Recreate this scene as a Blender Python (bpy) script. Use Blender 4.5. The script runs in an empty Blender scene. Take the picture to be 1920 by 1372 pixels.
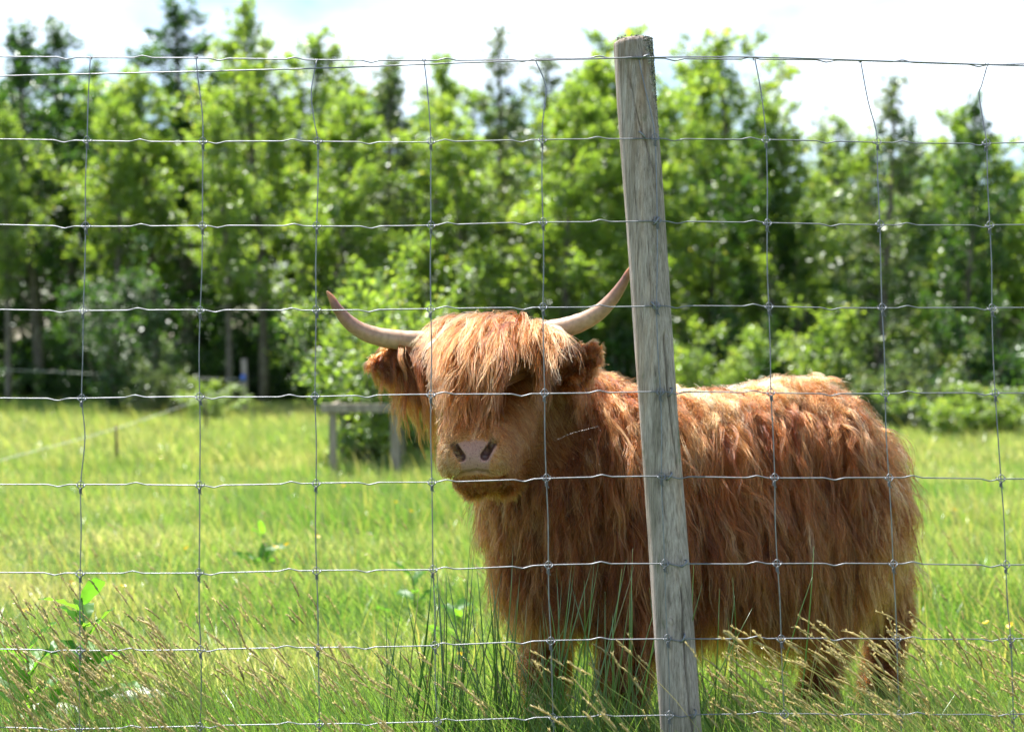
import bpy, math, random
import numpy as np
from mathutils import Vector, Matrix

# ------------------------------------------------------------------ scene, camera, light
sc = bpy.context.scene
rng = np.random.default_rng(11)
random.seed(11)
COL = sc.collection

CAM_H, LENS, FPX = 1.36, 50.0, 2666.67
PITCH = math.radians(1.2)                      # slightly down
cam_d = bpy.data.cameras.new('camera'); cam = bpy.data.objects.new('camera', cam_d)
COL.objects.link(cam); sc.camera = cam
cam.location = (0, 0, CAM_H)
cam.rotation_euler = (math.radians(90) - PITCH, 0, 0)
cam_d.lens = LENS; cam_d.sensor_width = 36.0
cam_d.clip_start = 0.05; cam_d.clip_end = 2000
cam_d.dof.use_dof = True; cam_d.dof.focus_distance = 4.03; cam_d.dof.aperture_fstop = 2.35

SUN_EL, SUN_AZ = math.radians(64), math.radians(-34)     # behind the animal, a little to the left
world = bpy.data.worlds.new('World'); sc.world = world; world.use_nodes = True
wn, wl = world.node_tree.nodes, world.node_tree.links
wn.clear()
w_out = wn.new('ShaderNodeOutputWorld'); w_bg = wn.new('ShaderNodeBackground')
w_sky = wn.new('ShaderNodeTexSky'); w_sky.sky_type = 'NISHITA'; w_sky.sun_disc = False
w_sky.sun_elevation = SUN_EL; w_sky.sun_rotation = SUN_AZ
w_sky.air_density = 1.0; w_sky.dust_density = 0.3; w_sky.ozone_density = 1.6
w_tc = wn.new('ShaderNodeTexCoord')
w_map = wn.new('ShaderNodeMapping'); w_map.inputs['Scale'].default_value = (1.0, 1.0, 2.2)
w_map.inputs['Location'].default_value = (1.6, 0.7, 0.2)
w_n = wn.new('ShaderNodeTexNoise'); w_n.inputs['Scale'].default_value = 2.6
w_n.inputs['Detail'].default_value = 7; w_n.inputs['Roughness'].default_value = 0.55
w_r = wn.new('ShaderNodeValToRGB')
w_r.color_ramp.elements[0].position = 0.47; w_r.color_ramp.elements[1].position = 0.68
w_mix = wn.new('ShaderNodeMixRGB'); w_mix.inputs['Color2'].default_value = (8.6, 8.9, 9.3, 1)
w_bg.inputs['Strength'].default_value = 0.072
wl.new(w_tc.outputs['Generated'], w_map.inputs['Vector']); wl.new(w_map.outputs['Vector'], w_n.inputs['Vector'])
wl.new(w_n.outputs['Fac'], w_r.inputs['Fac']); wl.new(w_r.outputs['Color'], w_mix.inputs['Fac'])
wl.new(w_sky.outputs['Color'], w_mix.inputs['Color1']); wl.new(w_mix.outputs['Color'], w_bg.inputs['Color'])
wl.new(w_bg.outputs['Background'], w_out.inputs['Surface'])

sun_d = bpy.data.lights.new('sun', 'SUN'); sun = bpy.data.objects.new('sun', sun_d); COL.objects.link(sun)
sun_d.energy = 5.0; sun_d.angle = math.radians(0.53); sun_d.color = (1.0, 0.95, 0.87)
sdir = Vector((math.sin(SUN_AZ)*math.cos(SUN_EL), math.cos(SUN_AZ)*math.cos(SUN_EL), math.sin(SUN_EL)))
sun.rotation_euler = sdir.to_track_quat('Z', 'Y').to_euler(); sun.location = sdir*60

vs = sc.view_settings
vs.view_transform = 'Standard'; vs.look = 'None'; vs.gamma = 1.0; vs.exposure = 1.55
try: vs.use_curve_mapping = False
except Exception: pass
cy = sc.cycles
cy.use_denoising = True
try: cy.denoiser = 'OPENIMAGEDENOISE'
except Exception: pass
cy.max_bounces = 7; cy.diffuse_bounces = 3; cy.glossy_bounces = 3; cy.transmission_bounces = 5
cy.transparent_max_bounces = 6; cy.caustics_reflective = False; cy.caustics_refractive = False
cy.sample_clamp_indirect = 6.0; cy.sample_clamp_direct = 0
sc.cycles_curves.shape = 'RIBBONS'; sc.cycles_curves.subdivisions = 2

# ------------------------------------------------------------------ measuring helpers
CP, SP = math.cos(PITCH), math.sin(PITCH)
def ray(px, py):
    r, u = (px - 960)/FPX, (686 - py)/FPX
    return np.array([r, CP + u*SP, -SP + u*CP])
def P(px, py, Y):                 # world point seen at a photo pixel, Y metres out
    d = ray(px, py); t = Y/d[1]
    return np.array([0, 0, CAM_H]) + d*t
FY0, FLEAN = 3.616, 0.0958        # fence plane: leans back a little
def PF(px, py, off=0.0):
    d = ray(px, py); t = (FY0 + off + FLEAN*CAM_H)/(d[1] - FLEAN*d[2])
    return np.array([0, 0, CAM_H]) + d*t

# ------------------------------------------------------------------ materials
def mat(name):
    m = bpy.data.materials.new(name); m.use_nodes = True
    n = m.node_tree.nodes; n.clear()
    o = n.new('ShaderNodeOutputMaterial')
    return m, n, m.node_tree.links, o
def ramp(n, stops):
    r = n.new('ShaderNodeValToRGB'); e = r.color_ramp.elements
    while len(e) > 1: e.remove(e[-1])
    e[0].position = stops[0][0]; e[0].color = (*stops[0][1], 1)
    for p, c in stops[1:]:
        x = e.new(p); x.color = (*c, 1)
    return r
def principled(name, color=None, rough=0.6, metal=0.0, spec=0.5, noise=None, bump=None, stops=None, coord='Object'):
    m, n, l, o = mat(name)
    b = n.new('ShaderNodeBsdfPrincipled'); l.new(b.outputs[0], o.inputs[0])
    b.inputs['Roughness'].default_value = rough; b.inputs['Metallic'].default_value = metal
    b.inputs['Specular IOR Level'].default_value = spec
    if color: b.inputs['Base Color'].default_value = (*color, 1)
    if noise:
        tc = n.new('ShaderNodeTexCoord'); mp = n.new('ShaderNodeMapping')
        mp.inputs['Scale'].default_value = noise
        t = n.new('ShaderNodeTexNoise'); t.inputs['Scale'].default_value = 1; t.inputs['Detail'].default_value = 6
        l.new(tc.outputs[coord], mp.inputs[0]); l.new(mp.outputs[0], t.inputs['Vector'])
        if stops:
            r = ramp(n, stops); l.new(t.outputs['Fac'], r.inputs[0]); l.new(r.outputs[0], b.inputs['Base Color'])
        if bump:
            bp = n.new('ShaderNodeBump'); bp.inputs['Strength'].default_value = bump[0]; bp.inputs['Distance'].default_value = bump[1]
            l.new(t.outputs['Fac'], bp.inputs['Height']); l.new(bp.outputs[0], b.inputs['Normal'])
    return m
def leafy(name, stops, trans_gain=1.9, trans=0.5, gloss=0.06, rough=0.35, attr='tint', yellow=(1.0, 1.0, 0.45)):
    """thin plant matter: diffuse + translucent + sheen; colour from a per-piece random value"""
    m, n, l, o = mat(name)
    a = n.new('ShaderNodeAttribute'); a.attribute_name = attr
    r = ramp(n, stops); l.new(a.outputs['Fac'], r.inputs[0])
    d = n.new('ShaderNodeBsdfDiffuse'); t = n.new('ShaderNodeBsdfTranslucent'); g = n.new('ShaderNodeBsdfGlossy')
    g.inputs['Roughness'].default_value = rough; g.inputs['Color'].default_value = (0.85, 0.9, 0.9, 1)
    mu = n.new('ShaderNodeMixRGB'); mu.blend_type = 'MULTIPLY'; mu.inputs[0].default_value = 1
    mu.inputs[2].default_value = (trans_gain*yellow[0], trans_gain*yellow[1], trans_gain*yellow[2], 1)
    l.new(r.outputs[0], d.inputs[0]); l.new(r.outputs[0], mu.inputs[1]); l.new(mu.outputs[0], t.inputs[0])
    m1 = n.new('ShaderNodeMixShader'); m1.inputs[0].default_value = trans
    m2 = n.new('ShaderNodeMixShader'); m2.inputs[0].default_value = gloss
    l.new(d.outputs[0], m1.inputs[1]); l.new(t.outputs[0], m1.inputs[2])
    l.new(m1.outputs[0], m2.inputs[1]); l.new(g.outputs[0], m2.inputs[2]); l.new(m2.outputs[0], o.inputs[0])
    return m

M = {}
M['ground'] = principled('soil_and_thatch', rough=0.95, spec=0.1, noise=(0.9, 0.9, 0.9),
    stops=[(0.3, (0.045, 0.075, 0.016)), (0.5, (0.075, 0.12, 0.025)), (0.7, (0.13, 0.14, 0.045))])
M['wire'] = principled('galvanised_wire', rough=0.5, metal=0.8, noise=(60, 60, 60),
    stops=[(0.3, (0.17, 0.18, 0.205)), (0.7, (0.27, 0.285, 0.32))])
M['grass'] = leafy('meadow_blades', [(0.0, (0.095, 0.205, 0.034)), (0.4, (0.19, 0.31, 0.064)), (0.7, (0.31, 0.36, 0.13)), (1.0, (0.52, 0.47, 0.28))], gloss=0.05, trans_gain=1.7, yellow=(1.0, 1.0, 0.58))
M['seed'] = leafy('dry_seed_heads', [(0.0, (0.24, 0.22, 0.08)), (0.5, (0.46, 0.39, 0.19)), (1.0, (0.66, 0.58, 0.34))], trans_gain=1.4, trans=0.45, gloss=0.05, yellow=(1.05, 1.0, 0.8))
M['stalk'] = leafy('grass_stalks', [(0.0, (0.12, 0.24, 0.04)), (0.5, (0.27, 0.32, 0.09)), (1.0, (0.45, 0.40, 0.18))], trans_gain=1.6, trans=0.45, gloss=0.06)
M['rush'] = leafy('rush_green', [(0.0, (0.05, 0.13, 0.025)), (0.6, (0.10, 0.22, 0.035)), (0.9, (0.16, 0.26, 0.05)), (1.0, (0.30, 0.22, 0.10))], trans_gain=1.6, trans=0.4, gloss=0.10, rough=0.3)
M['leaf_a'] = leafy('fresh_leaves', [(0.0, (0.085, 0.15, 0.030)), (0.5, (0.15, 0.23, 0.042)), (0.9, (0.21, 0.285, 0.055)), (1.0, (0.28, 0.29, 0.09))], gloss=0.075, rough=0.40, trans=0.6, trans_gain=2.3)
M['leaf_b'] = leafy('dark_leaves', [(0.0, (0.022, 0.06, 0.014)), (0.6, (0.045, 0.11, 0.02)), (1.0, (0.09, 0.17, 0.028))], gloss=0.06, rough=0.34, trans_gain=1.9)
M['leaf_c'] = leafy('grey_green_leaves', [(0.0, (0.06, 0.11, 0.035)), (0.6, (0.12, 0.18, 0.06)), (1.0, (0.22, 0.25, 0.12))], gloss=0.07, rough=0.36, trans_gain=1.5)
M['dock'] = leafy('dock_leaf', [(0.0, (0.05, 0.15, 0.02)), (1.0, (0.11, 0.24, 0.03))], gloss=0.025, rough=0.45, trans=0.6, trans_gain=2.3)
M['bark'] = principled('pale_bark', rough=0.85, spec=0.2, noise=(14, 14, 5),
    stops=[(0.3, (0.07, 0.06, 0.05)), (0.6, (0.20, 0.18, 0.15)), (0.8, (0.30, 0.28, 0.24))], bump=(0.5, 0.02))
M['flower_white'] = leafy('white_blossom', [(0.0, (0.55, 0.55, 0.46)), (1.0, (0.8, 0.8, 0.74))], trans_gain=0.9, trans=0.4, gloss=0.03, yellow=(1, 1, 1))
M['yellow'] = leafy('buttercup_yellow', [(0.0, (0.75, 0.5, 0.02)), (1.0, (0.85, 0.6, 0.03))], trans_gain=0.9, trans=0.3, gloss=0.12, yellow=(1, 1, 1))
M['old_timber'] = principled('weathered_timber', rough=0.85, spec=0.2, noise=(25, 25, 4),
    stops=[(0.3, (0.19, 0.16, 0.13)), (0.7, (0.40, 0.35, 0.29))], bump=(0.4, 0.01))
M['rope'] = principled('white_fence_rope', (0.55, 0.58, 0.52), 0.6)
M['blue'] = principled('blue_plastic', (0.03, 0.12, 0.55), 0.4)
M['stake'] = principled('dark_stake', (0.10, 0.07, 0.045), 0.8)
M['stone'] = principled('pale_stone', rough=0.9, spec=0.2, noise=(18, 18, 18),
    stops=[(0.3, (0.42, 0.41, 0.38)), (0.7, (0.68, 0.66, 0.62))], bump=(0.6, 0.02))

# ------------------------------------------------------------------ mesh helpers
def mesh_np(name, V, F, material=None, parent=None, smooth=True, base=(0, 0, 0), attrs=None, link=True):
    V = np.asarray(V, dtype=np.float32) - np.asarray(base, dtype=np.float32)
    F = np.asarray(F, dtype=np.int32)
    me = bpy.data.meshes.new(name)
    me.vertices.add(len(V)); me.vertices.foreach_set('co', V.ravel())
    k = F.shape[1]
    me.loops.add(F.size); me.loops.foreach_set('vertex_index', F.ravel())
    me.polygons.add(len(F)); me.polygons.foreach_set('loop_start', np.arange(len(F), dtype=np.int32)*k)
    me.polygons.foreach_set('use_smooth', np.full(len(F), smooth, dtype=bool))
    for an, av in (attrs or {}).items():
        a = me.attributes.new(an, 'FLOAT', 'POINT'); a.data.foreach_set('value', np.asarray(av, dtype=np.float32))
    me.update(calc_edges=True)
    if material: me.materials.append(material)
    if not link: return me
    o = bpy.data.objects.new(name, me); COL.objects.link(o)
    if parent: o.parent = parent
    return o
def obj_of(name, me, parent=None, loc=(0, 0, 0)):
    o = bpy.data.objects.new(name, me); COL.objects.link(o); o.location = loc
    if parent: o.parent = parent
    return o
def empty(name, loc, label=None, cat=None, group=None):
    o = bpy.data.objects.new(name, None); COL.objects.link(o); o.location = loc; o.empty_display_size = 0.1
    return tag(o, label, cat, group)
def tag(o, label=None, cat=None, group=None, kind=None):
    if label: o['label'] = label
    if cat: o['category'] = cat
    if group: o['group'] = group
    if kind: o['kind'] = kind
    return o
class MB:                          # collects pieces (triangles) into one mesh
    def __init__(s): s.V, s.F, s.A, s.n = [], [], [], 0
    def add(s, V, F, a=0.5):
        V = np.asarray(V, float); F = np.asarray(F, int)
        if F.shape[1] == 4: F = np.vstack([F[:, [0, 1, 2]], F[:, [0, 2, 3]]])
        s.V.append(V); s.F.append(F + s.n); s.n += len(V)
        s.A.append(np.full(len(V), a) if np.isscalar(a) else np.asarray(a))
    def build(s, name, material, parent=None, base=(0, 0, 0), smooth=True, link=True):
        return mesh_np(name, np.vstack(s.V), np.vstack(s.F), material, parent, smooth, base, {'tint': np.concatenate(s.A)}, link)
def tube(pts, rad, sides=6, cap=True):
    pts = np.asarray(pts, float); n = len(pts)
    rad = np.full(n, rad) if np.isscalar(rad) else np.asarray(rad, float)
    T = np.gradient(pts, axis=0); T /= np.linalg.norm(T, axis=1)[:, None] + 1e-12
    ref = np.array([0, 0, 1.0]) if abs(T[0][2]) < 0.9 else np.array([1.0, 0, 0])
    N = np.zeros_like(T); v = ref - T[0]*np.dot(ref, T[0]); N[0] = v/np.linalg.norm(v)
    for i in range(1, n):
        v = N[i-1] - T[i]*np.dot(N[i-1], T[i]); N[i] = v/(np.linalg.norm(v) + 1e-12)
    B = np.cross(T, N)
    th = np.arange(sides)*2*math.pi/sides
    ring = N[:, None, :]*np.cos(th)[None, :, None] + B[:, None, :]*np.sin(th)[None, :, None]
    V = (pts[:, None, :] + ring*rad[:, None, None]).reshape(-1, 3)
    F = []
    for i in range(n-1):
        for j in range(sides):
            k = (j+1) % sides
            F.append((i*sides+j, i*sides+k, (i+1)*sides+k, (i+1)*sides+j))
    F = np.array(F)
    if cap:
        V = np.vstack([V, pts[0], pts[-1]]); a, b = n*sides, n*sides+1
        c = [(a, (j+1) % sides, j, j) for j in range(sides)] + [(b, (n-1)*sides+j, (n-1)*sides+(j+1) % sides, (n-1)*sides+(j+1) % sides) for j in range(sides)]
        T1 = np.vstack([F[:, [0, 1, 2]], F[:, [0, 2, 3]], np.array(c)[:, :3]])
        return V, T1
    return V, np.vstack([F[:, [0, 1, 2]], F[:, [0, 2, 3]]])
def smooth_path(pts, k=6):
    pts = np.asarray(pts, float); out = []
    p = np.vstack([2*pts[0]-pts[1], pts, 2*pts[-1]-pts[-2]])
    for i in range(1, len(p)-2):
        for j in range(k):
            t = j/k
            out.append(0.5*((2*p[i]) + (-p[i-1]+p[i+1])*t + (2*p[i-1]-5*p[i]+4*p[i+1]-p[i+2])*t*t + (-p[i-1]+3*p[i]-3*p[i+1]+p[i+2])*t**3))
    out.append(pts[-1]); return np.array(out)
def box(sx, sy, sz, bev=0.004):
    """bevelled box centred on the origin"""
    import bmesh
    bm = bmesh.new(); bmesh.ops.create_cube(bm, size=1.0)
    bmesh.ops.scale(bm, vec=(sx, sy, sz), verts=bm.verts)
    bmesh.ops.bevel(bm, geom=bm.edges[:], offset=bev, segments=1, affect='EDGES')
    bmesh.ops.triangulate(bm, faces=bm.faces[:]); bm.verts.ensure_lookup_table()
    V = np.array([v.co[:] for v in bm.verts]); F = np.array([[v.index for v in f.verts] for f in bm.faces]); bm.free()
    return V, F
def wob(p, s, seed=0.0):           # cheap smooth 3-D noise
    p = np.asarray(p)*s
    x, y, z = p[..., 0]+seed, p[..., 1]-seed*1.7, p[..., 2]+seed*0.6
    return (np.sin(x*1.0+1.3*np.sin(y*0.9+z*0.4)) + np.sin(y*1.3+1.1*np.sin(z*1.1+x*0.5)+2.1) + np.sin(z*1.2+1.2*np.sin(x*0.8+y*0.7)+4.2))/3

# ------------------------------------------------------------------ setting: ground and grass
def ground_z(x, y):
    p = np.stack([np.asarray(x, float), np.asarray(y, float), np.zeros_like(np.asarray(x, float))], -1)
    return 0.04*wob(p, 0.55) + 0.018*wob(p, 1.9, 3.0)
def build_ground():
    gx = np.concatenate([np.linspace(-300, -24, 14), np.linspace(-20, 20, 90), np.linspace(24, 300, 14)])
    gy = np.concatenate([np.linspace(-60, -4, 8), np.linspace(-2, 46, 110), np.linspace(52, 600, 14)])
    X, Y = np.meshgrid(gx, gy, indexing='ij'); Z = ground_z(X, Y)
    V = np.stack([X, Y, Z], -1).reshape(-1, 3); nx, ny = X.shape
    i, j = np.meshgrid(np.arange(nx-1), np.arange(ny-1), indexing='ij'); a = (i*ny+j).ravel()
    F = np.stack([a, a+ny, a+ny+1, a+1], 1)
    tag(mesh_np('ground', V, F, M['ground']), kind='structure')
build_ground()

def blades(X, Y, H, W, lean, az, curve, tint, wind=(-0.25, 0.0), levels=(0, 0.45, 0.8, 1.0)):
    """arrays of curved tapering blades -> verts, tris, tint"""
    n = len(X); Z0 = ground_z(X, Y) - 0.01
    dx, dy = np.cos(az), np.sin(az)
    sx, sy = -np.sin(az), np.cos(az)
    tw = rng.uniform(0, math.pi, n); sx, sy = np.cos(tw), np.sin(tw)
    Vs = []
    L = len(levels)
    for k, t in enumerate(levels):
        hx = (dx*(lean*t + curve*t*t) + wind[0]*t*t)*H; hy = (dy*(lean*t + curve*t*t) + wind[1]*t*t)*H
        hz = H*t*np.sqrt(np.clip(1 - 0.35*(lean*t+curve*t*t)**2, 0.3, 1))
        w = W*(1 - t)**0.7*0.5 if t < 1 else 0*W
        c = np.stack([X+hx, Y+hy, Z0+hz], -1)
        if k < L-1:
            s = np.stack([sx*w, sy*w, 0*w], -1)
            Vs += [c - s, c + s]
        else: Vs.append(c)
    V = np.stack(Vs, 1).reshape(-1, 3); per = 2*(L-1)+1
    f = []
    for k in range(L-2):
        f += [(2*k, 2*k+1, 2*k+3), (2*k, 2*k+3, 2*k+2)]
    f.append((2*(L-2), 2*(L-2)+1, 2*(L-1)))
    F = (np.arange(n)[:, None, None]*per + np.array(f)[None]).reshape(-1, 3)
    return V, F, np.repeat(tint, per)
def scatter(n, y0, y1, pw=1.0, marg=1.4):
    """random ground points in the strip the camera could see from here or a step aside"""
    y = y0 + (y1-y0)*rng.random(n)**pw
    x = (rng.random(n)*2-1)*(0.36*y*marg + 0.55)
    return x, y
def patch(x, y, s, seed): return wob(np.stack([x, y, 0*x], -1), s, seed)

# near, tall grass along the fence line
n = 56000
x, y = scatter(n, 2.5, 5.6, 1.0)
dens = np.exp(-((y-3.75)/0.75)**2)
keep = rng.random(n) < 0.55 + 0.45*dens; x, y, dens = x[keep], y[keep], dens[keep]; n = len(x)
H = (0.16 + 0.26*dens)*rng.uniform(0.5, 1.25, n)*(1 + 0.3*patch(x, y, 2.3, 1.0))
tint = np.clip(0.27 + 0.2*patch(x, y, 1.7, 5) + rng.normal(0, 0.18, n), 0, 1)
V, F, A = blades(x, y, H, rng.uniform(0.0035, 0.0075, n), rng.uniform(0, 0.5, n), rng.uniform(0, 6.28, n), rng.uniform(0, 0.5, n), tint)
tag(mesh_np('fence_line_grass', V, F, M['grass'], attrs={'tint': A}), 'long green grass growing thickly along the wire fence', 'grass', kind='stuff')
# grazed meadow
n = 165000
x, y = scatter(n, 5.2, 16, 1.35)
H = rng.uniform(0.07, 0.2, n)*(1 + 0.55*patch(x, y, 1.1, 2.0))*(1 + 0.45*patch(x, y, 3.1, 8.0))
tint = np.clip(0.42 + 0.42*patch(x, y, 0.8, 4) + 0.32*patch(x, y, 2.6, 9) + rng.normal(0, 0.22, n), 0, 1)
V, F, A = blades(x, y, H, rng.uniform(0.006, 0.012, n), rng.uniform(0, 0.6, n), rng.uniform(0, 6.28, n), rng.uniform(0, 0.6, n), tint, levels=(0, 0.55, 1.0))
tag(mesh_np('meadow_grass', V, F, M['grass'], attrs={'tint': A}), 'short bright green grazed grass across the open meadow', 'grass', kind='stuff')
n = 15000
x, y = scatter(n, 5.3, 24, 1.25)
kp = rng.random(n) < 0.35 + 0.65*np.clip(patch(x, y, 0.9, 6)+0.3, 0, 1); x, y = x[kp], y[kp]; n = len(x)
V, F, A = blades(x, y, rng.uniform(0.2, 0.42, n), rng.uniform(0.003, 0.006, n)*(1+y/12), rng.uniform(0, 0.35, n), rng.uniform(0, 6.28, n), rng.uniform(0, 0.4, n), np.clip(rng.normal(0.75, 0.2, n), 0, 1), levels=(0, 0.55, 1.0))
tag(mesh_np('pale_grass_stems', V, F, M['stalk'], attrs={'tint': A}), 'thin pale flowering grass stems rising above the meadow turf', 'grass', kind='stuff')
n = 165000
x, y = scatter(n, 15, 36, 1.1)
H = rng.uniform(0.09, 0.24, n)*(1 + 0.4*patch(x, y, 0.7, 2.0))
tint = np.clip(0.54 + 0.32*patch(x, y, 0.5, 4) + rng.normal(0, 0.17, n), 0, 1)
V, F, A = blades(x, y, H, rng.uniform(0.014, 0.03, n), rng.uniform(0, 0.6, n), rng.uniform(0, 6.28, n), rng.uniform(0, 0.5, n), tint, levels=(0, 0.6, 1.0))
tag(mesh_np('far_meadow_grass', V, F, M['grass'], attrs={'tint': A}), 'pale yellow-green meadow grass running back to the trees', 'grass', kind='stuff')

# ------------------------------------------------------------------ trees and shrubs
def branch_path(start, direction, length, n, up=0.25, jitter=0.18):
    p = [np.array(start, float)]; d = np.array(direction, float); d /= np.linalg.norm(d)
    for i in range(n):
        d = d + rng.normal(0, jitter, 3) + np.array([0, 0, up]); d /= np.linalg.norm(d)
        p.append(p[-1] + d*length/n)
    return np.array(p)
def leaves_at(C, D, size, tilt=0.6):
    """rhombic, slightly folded leaves: centres C, outward dirs D"""
    n = len(C)
    a = D + rng.normal(0, tilt, (n, 3)) + np.array([0, 0, -0.25]); a /= np.linalg.norm(a, axis=1)[:, None] + 1e-9
    b = np.cross(a, rng.normal(0, 1, (n, 3)) + np.array([0, 0, 1.4])); b /= np.linalg.norm(b, axis=1)[:, None] + 1e-9
    nn = np.cross(a, b)
    s = size*rng.uniform(0.6, 1.3, n)[:, None]
    tip = C + a*s; mid = C + a*s*0.45
    l = mid + b*s*0.36 + nn*s*0.08; r = mid - b*s*0.36 + nn*s*0.08
    V = np.stack([C, l, tip, r], 1).reshape(-1, 3)
    F = (np.arange(n)[:, None, None]*4 + np.array([(0, 1, 2), (0, 2, 3)])[None]).reshape(-1, 3)
    return V, F
def make_tree(h, crown_w, n_branch, n_leaf, leaf, bare=0.18, lean=(0.0, 0.0), trunk_r=0.07, taper=0.75, wisp=0.2):
    wood = MB()
    k = 16; z = np.linspace(0, 1, k)
    tr = np.stack([lean[0]*z**1.6*h + 0.10*np.sin(z*5+rng.uniform(0, 6))*z, lean[1]*z*h + 0.10*np.sin(z*4+rng.uniform(0, 6))*z, z*h*0.97], 1)
    wood.add(*tube(tr, trunk_r*(1-z)**0.8 + 0.006, 8))
    C, D, T = [], [], []
    per = n_leaf//n_branch
    for i in range(n_branch):
        t = bare + (0.99-bare)*((i+rng.random())/n_branch)
        o = np.array([np.interp(t, z, tr[:, q]) for q in range(3)])
        prof = crown_w*0.5*min(1.0, (1.0-t*0.995)/(1-0.42))**taper*(0.55 + 0.45*min(1, (t-bare)/0.2 + 0.3))
        L = prof*rng.uniform(0.45, 1.3)*(0.8 + 0.2*math.sin(t*11+i*0.7))*(1.35 if rng.random() < 0.12 else 1)
        L = max(L, 0.18)
        az = i*2.39996 + rng.normal(0, 0.4)
        d = np.array([math.cos(az), math.sin(az), 0.35 + 0.5*t])
        bp = branch_path(o, d, L, 5, up=0.10)
        wood.add(*tube(bp, np.linspace(trunk_r*0.30*(1-t)+0.006, 0.003, 6), 4, cap=False))
        m = max(14, int(per*L/ (crown_w*0.33)))
        nt = max(3, int(L*5)); 
        for j in range(nt):                    # twigs with leaf clumps
            s = 0.25 + 0.75*rng.random()
            q = bp[0] + 0; idx = s*5; i0 = min(4, int(idx)); q = bp[i0] + (bp[i0+1]-bp[i0])*(idx-i0)
            td = rng.normal(0, 1, 3) + 0.5*d + np.array([0, 0, 0.2]); td /= np.linalg.norm(td)
            tl = rng.uniform(0.12, 0.38)*(0.6 + 0.6*L)
            tp = branch_path(q, td, tl, 3, up=0.12)
            wood.add(*tube(tp, np.linspace(0.006, 0.002, 4), 3, cap=False))
            c = m//nt + 1
            u = rng.random(c)**0.8*3; i1 = np.minimum(2, u.astype(int))
            cc = tp[i1] + (tp[i1+1]-tp[i1])*(u-i1)[:, None] + rng.normal(0, 0.055*(0.7+L*0.3), (c, 3))
            C.append(cc); dd = cc - (q - d*0.2); D.append(dd/np.linalg.norm(dd, axis=1)[:, None])
            T.append(np.clip(rng.normal(0.5+rng.normal(0, 0.12), 0.2, c), 0, 1))
    # wispy leader
    c = int(140*wisp*5); u = 0.80 + 0.20*rng.random(c)
    cc = np.stack([np.interp(u, z, tr[:, q]) for q in range(3)], 1) + rng.normal(0, 0.05, (c, 3))
    C.append(cc); D.append(rng.normal(0, 1, (c, 3))); T.append(np.clip(rng.normal(0.5, 0.2, c), 0, 1))
    C, D, T = np.vstack(C), np.vstack(D), np.concatenate(T)
    V, F = leaves_at(C, D, leaf)
    return wood.build('trunk', M['bark'], link=False), V, F, np.repeat(T, 4)
def tree_proto(material, *a, **k):
    w, V, F, T = make_tree(*a, **k)
    return w, mesh_np('crown', V, F, material, attrs={'tint': T}, smooth=False, link=False)
tall = [tree_proto(M['leaf_a'], 7.6, 3.6, 66, 15000, 0.095, 0.10, (lx, 0.0), 0.085, 0.60) for lx in (-0.05, 0.03, -0.09, 0.06)]
tall += [tree_proto(M['leaf_b'], 7.6, 3.4, 60, 12000, 0.09, 0.20, (-0.04, 0.02), 0.09, 0.65)]
tall += [tree_proto(M['leaf_c'], 7.6, 3.0, 52, 8000, 0.09, 0.14, (0.05, 0.0), 0.08, 0.9)]
tall += [tree_proto(M['leaf_a'], 7.6, 3.4, 58, 11000, 0.095, 0.36, (lx, 0.0), 0.095, 0.60) for lx in (-0.03, 0.05)]
def shrub_proto(material, h, w, stems, n_leaf, leaf, flowers=0):
    wood = MB(); C, D, T = [], [], []
    per = n_leaf//(stems*9)
    for i in range(stems):
        az = i*2.39996 + rng.normal(0, 0.3); sp = math.sqrt((i+0.5)/stems)
        d = np.array([math.cos(az)*sp*w/h*0.75, math.sin(az)*sp*w/h*0.75, 1.0])
        L = h*rng.uniform(0.75, 1.05)*(1.05-0.35*sp)
        bp = branch_path((math.cos(az)*0.12*sp, math.sin(az)*0.12*sp, 0), d, L, 6, up=0.02, jitter=0.14)
        wood.add(*tube(bp, np.linspace(0.022, 0.004, 7), 5, cap=False))
        for j in range(9):
            s = 0.12 + 0.88*rng.random(); idx = s*6; i0 = min(5, int(idx)); q = bp[i0] + (bp[i0+1]-bp[i0])*(idx-i0)
            td = rng.normal(0, 1, 3) + 0.6*np.array([d[0], d[1], 0]); td /= np.linalg.norm(td)
            tp = branch_path(q, td, rng.uniform(0.15, 0.42)*h*0.32, 3, up=0.05)
            wood.add(*tube(tp, np.linspace(0.007, 0.002, 4), 3, cap=False))
            u = rng.random(per)*3; i1 = np.minimum(2, u.astype(int))
            cc = tp[i1] + (tp[i1+1]-tp[i1])*(u-i1)[:, None] + rng.normal(0, 0.045*h**0.5, (per, 3))
            cc[:, 2] = np.maximum(cc[:, 2], 0.02)
            C.append(cc); dd = cc - np.array([0, 0, h*0.35]); D.append(dd/np.linalg.norm(dd, axis=1)[:, None])
            T.append(np.clip(rng.normal(0.5+rng.normal(0, 0.14), 0.2, per), 0, 1))
    C, D, T = np.vstack(C), np.vstack(D), np.concatenate(T)
    V, F = leaves_at(C, D, leaf)
    crown = mesh_np('crown', V, F, material, attrs={'tint': np.repeat(T, 4)}, smooth=False, link=False)
    fl = None
    if flowers:
        r = np.linalg.norm(C[:, :2], axis=1) + C[:, 2]*0.4
        pick = rng.choice(np.where(r > np.quantile(r, 0.55))[0], flowers)
        cc = np.repeat(C[pick], 9, 0) + rng.normal(0, 0.035, (flowers*9, 3))
        V, F = leaves_at(cc, rng.normal(0, 1, cc.shape) + np.array([0, 0, 1]), 0.035, 0.4)
        fl = mesh_np('blossom', V, F, M['flower_white'], attrs={'tint': rng.random(len(V))}, smooth=False, link=False)
    return wood.build('stem', M['bark'], link=False), crown, fl
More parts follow.
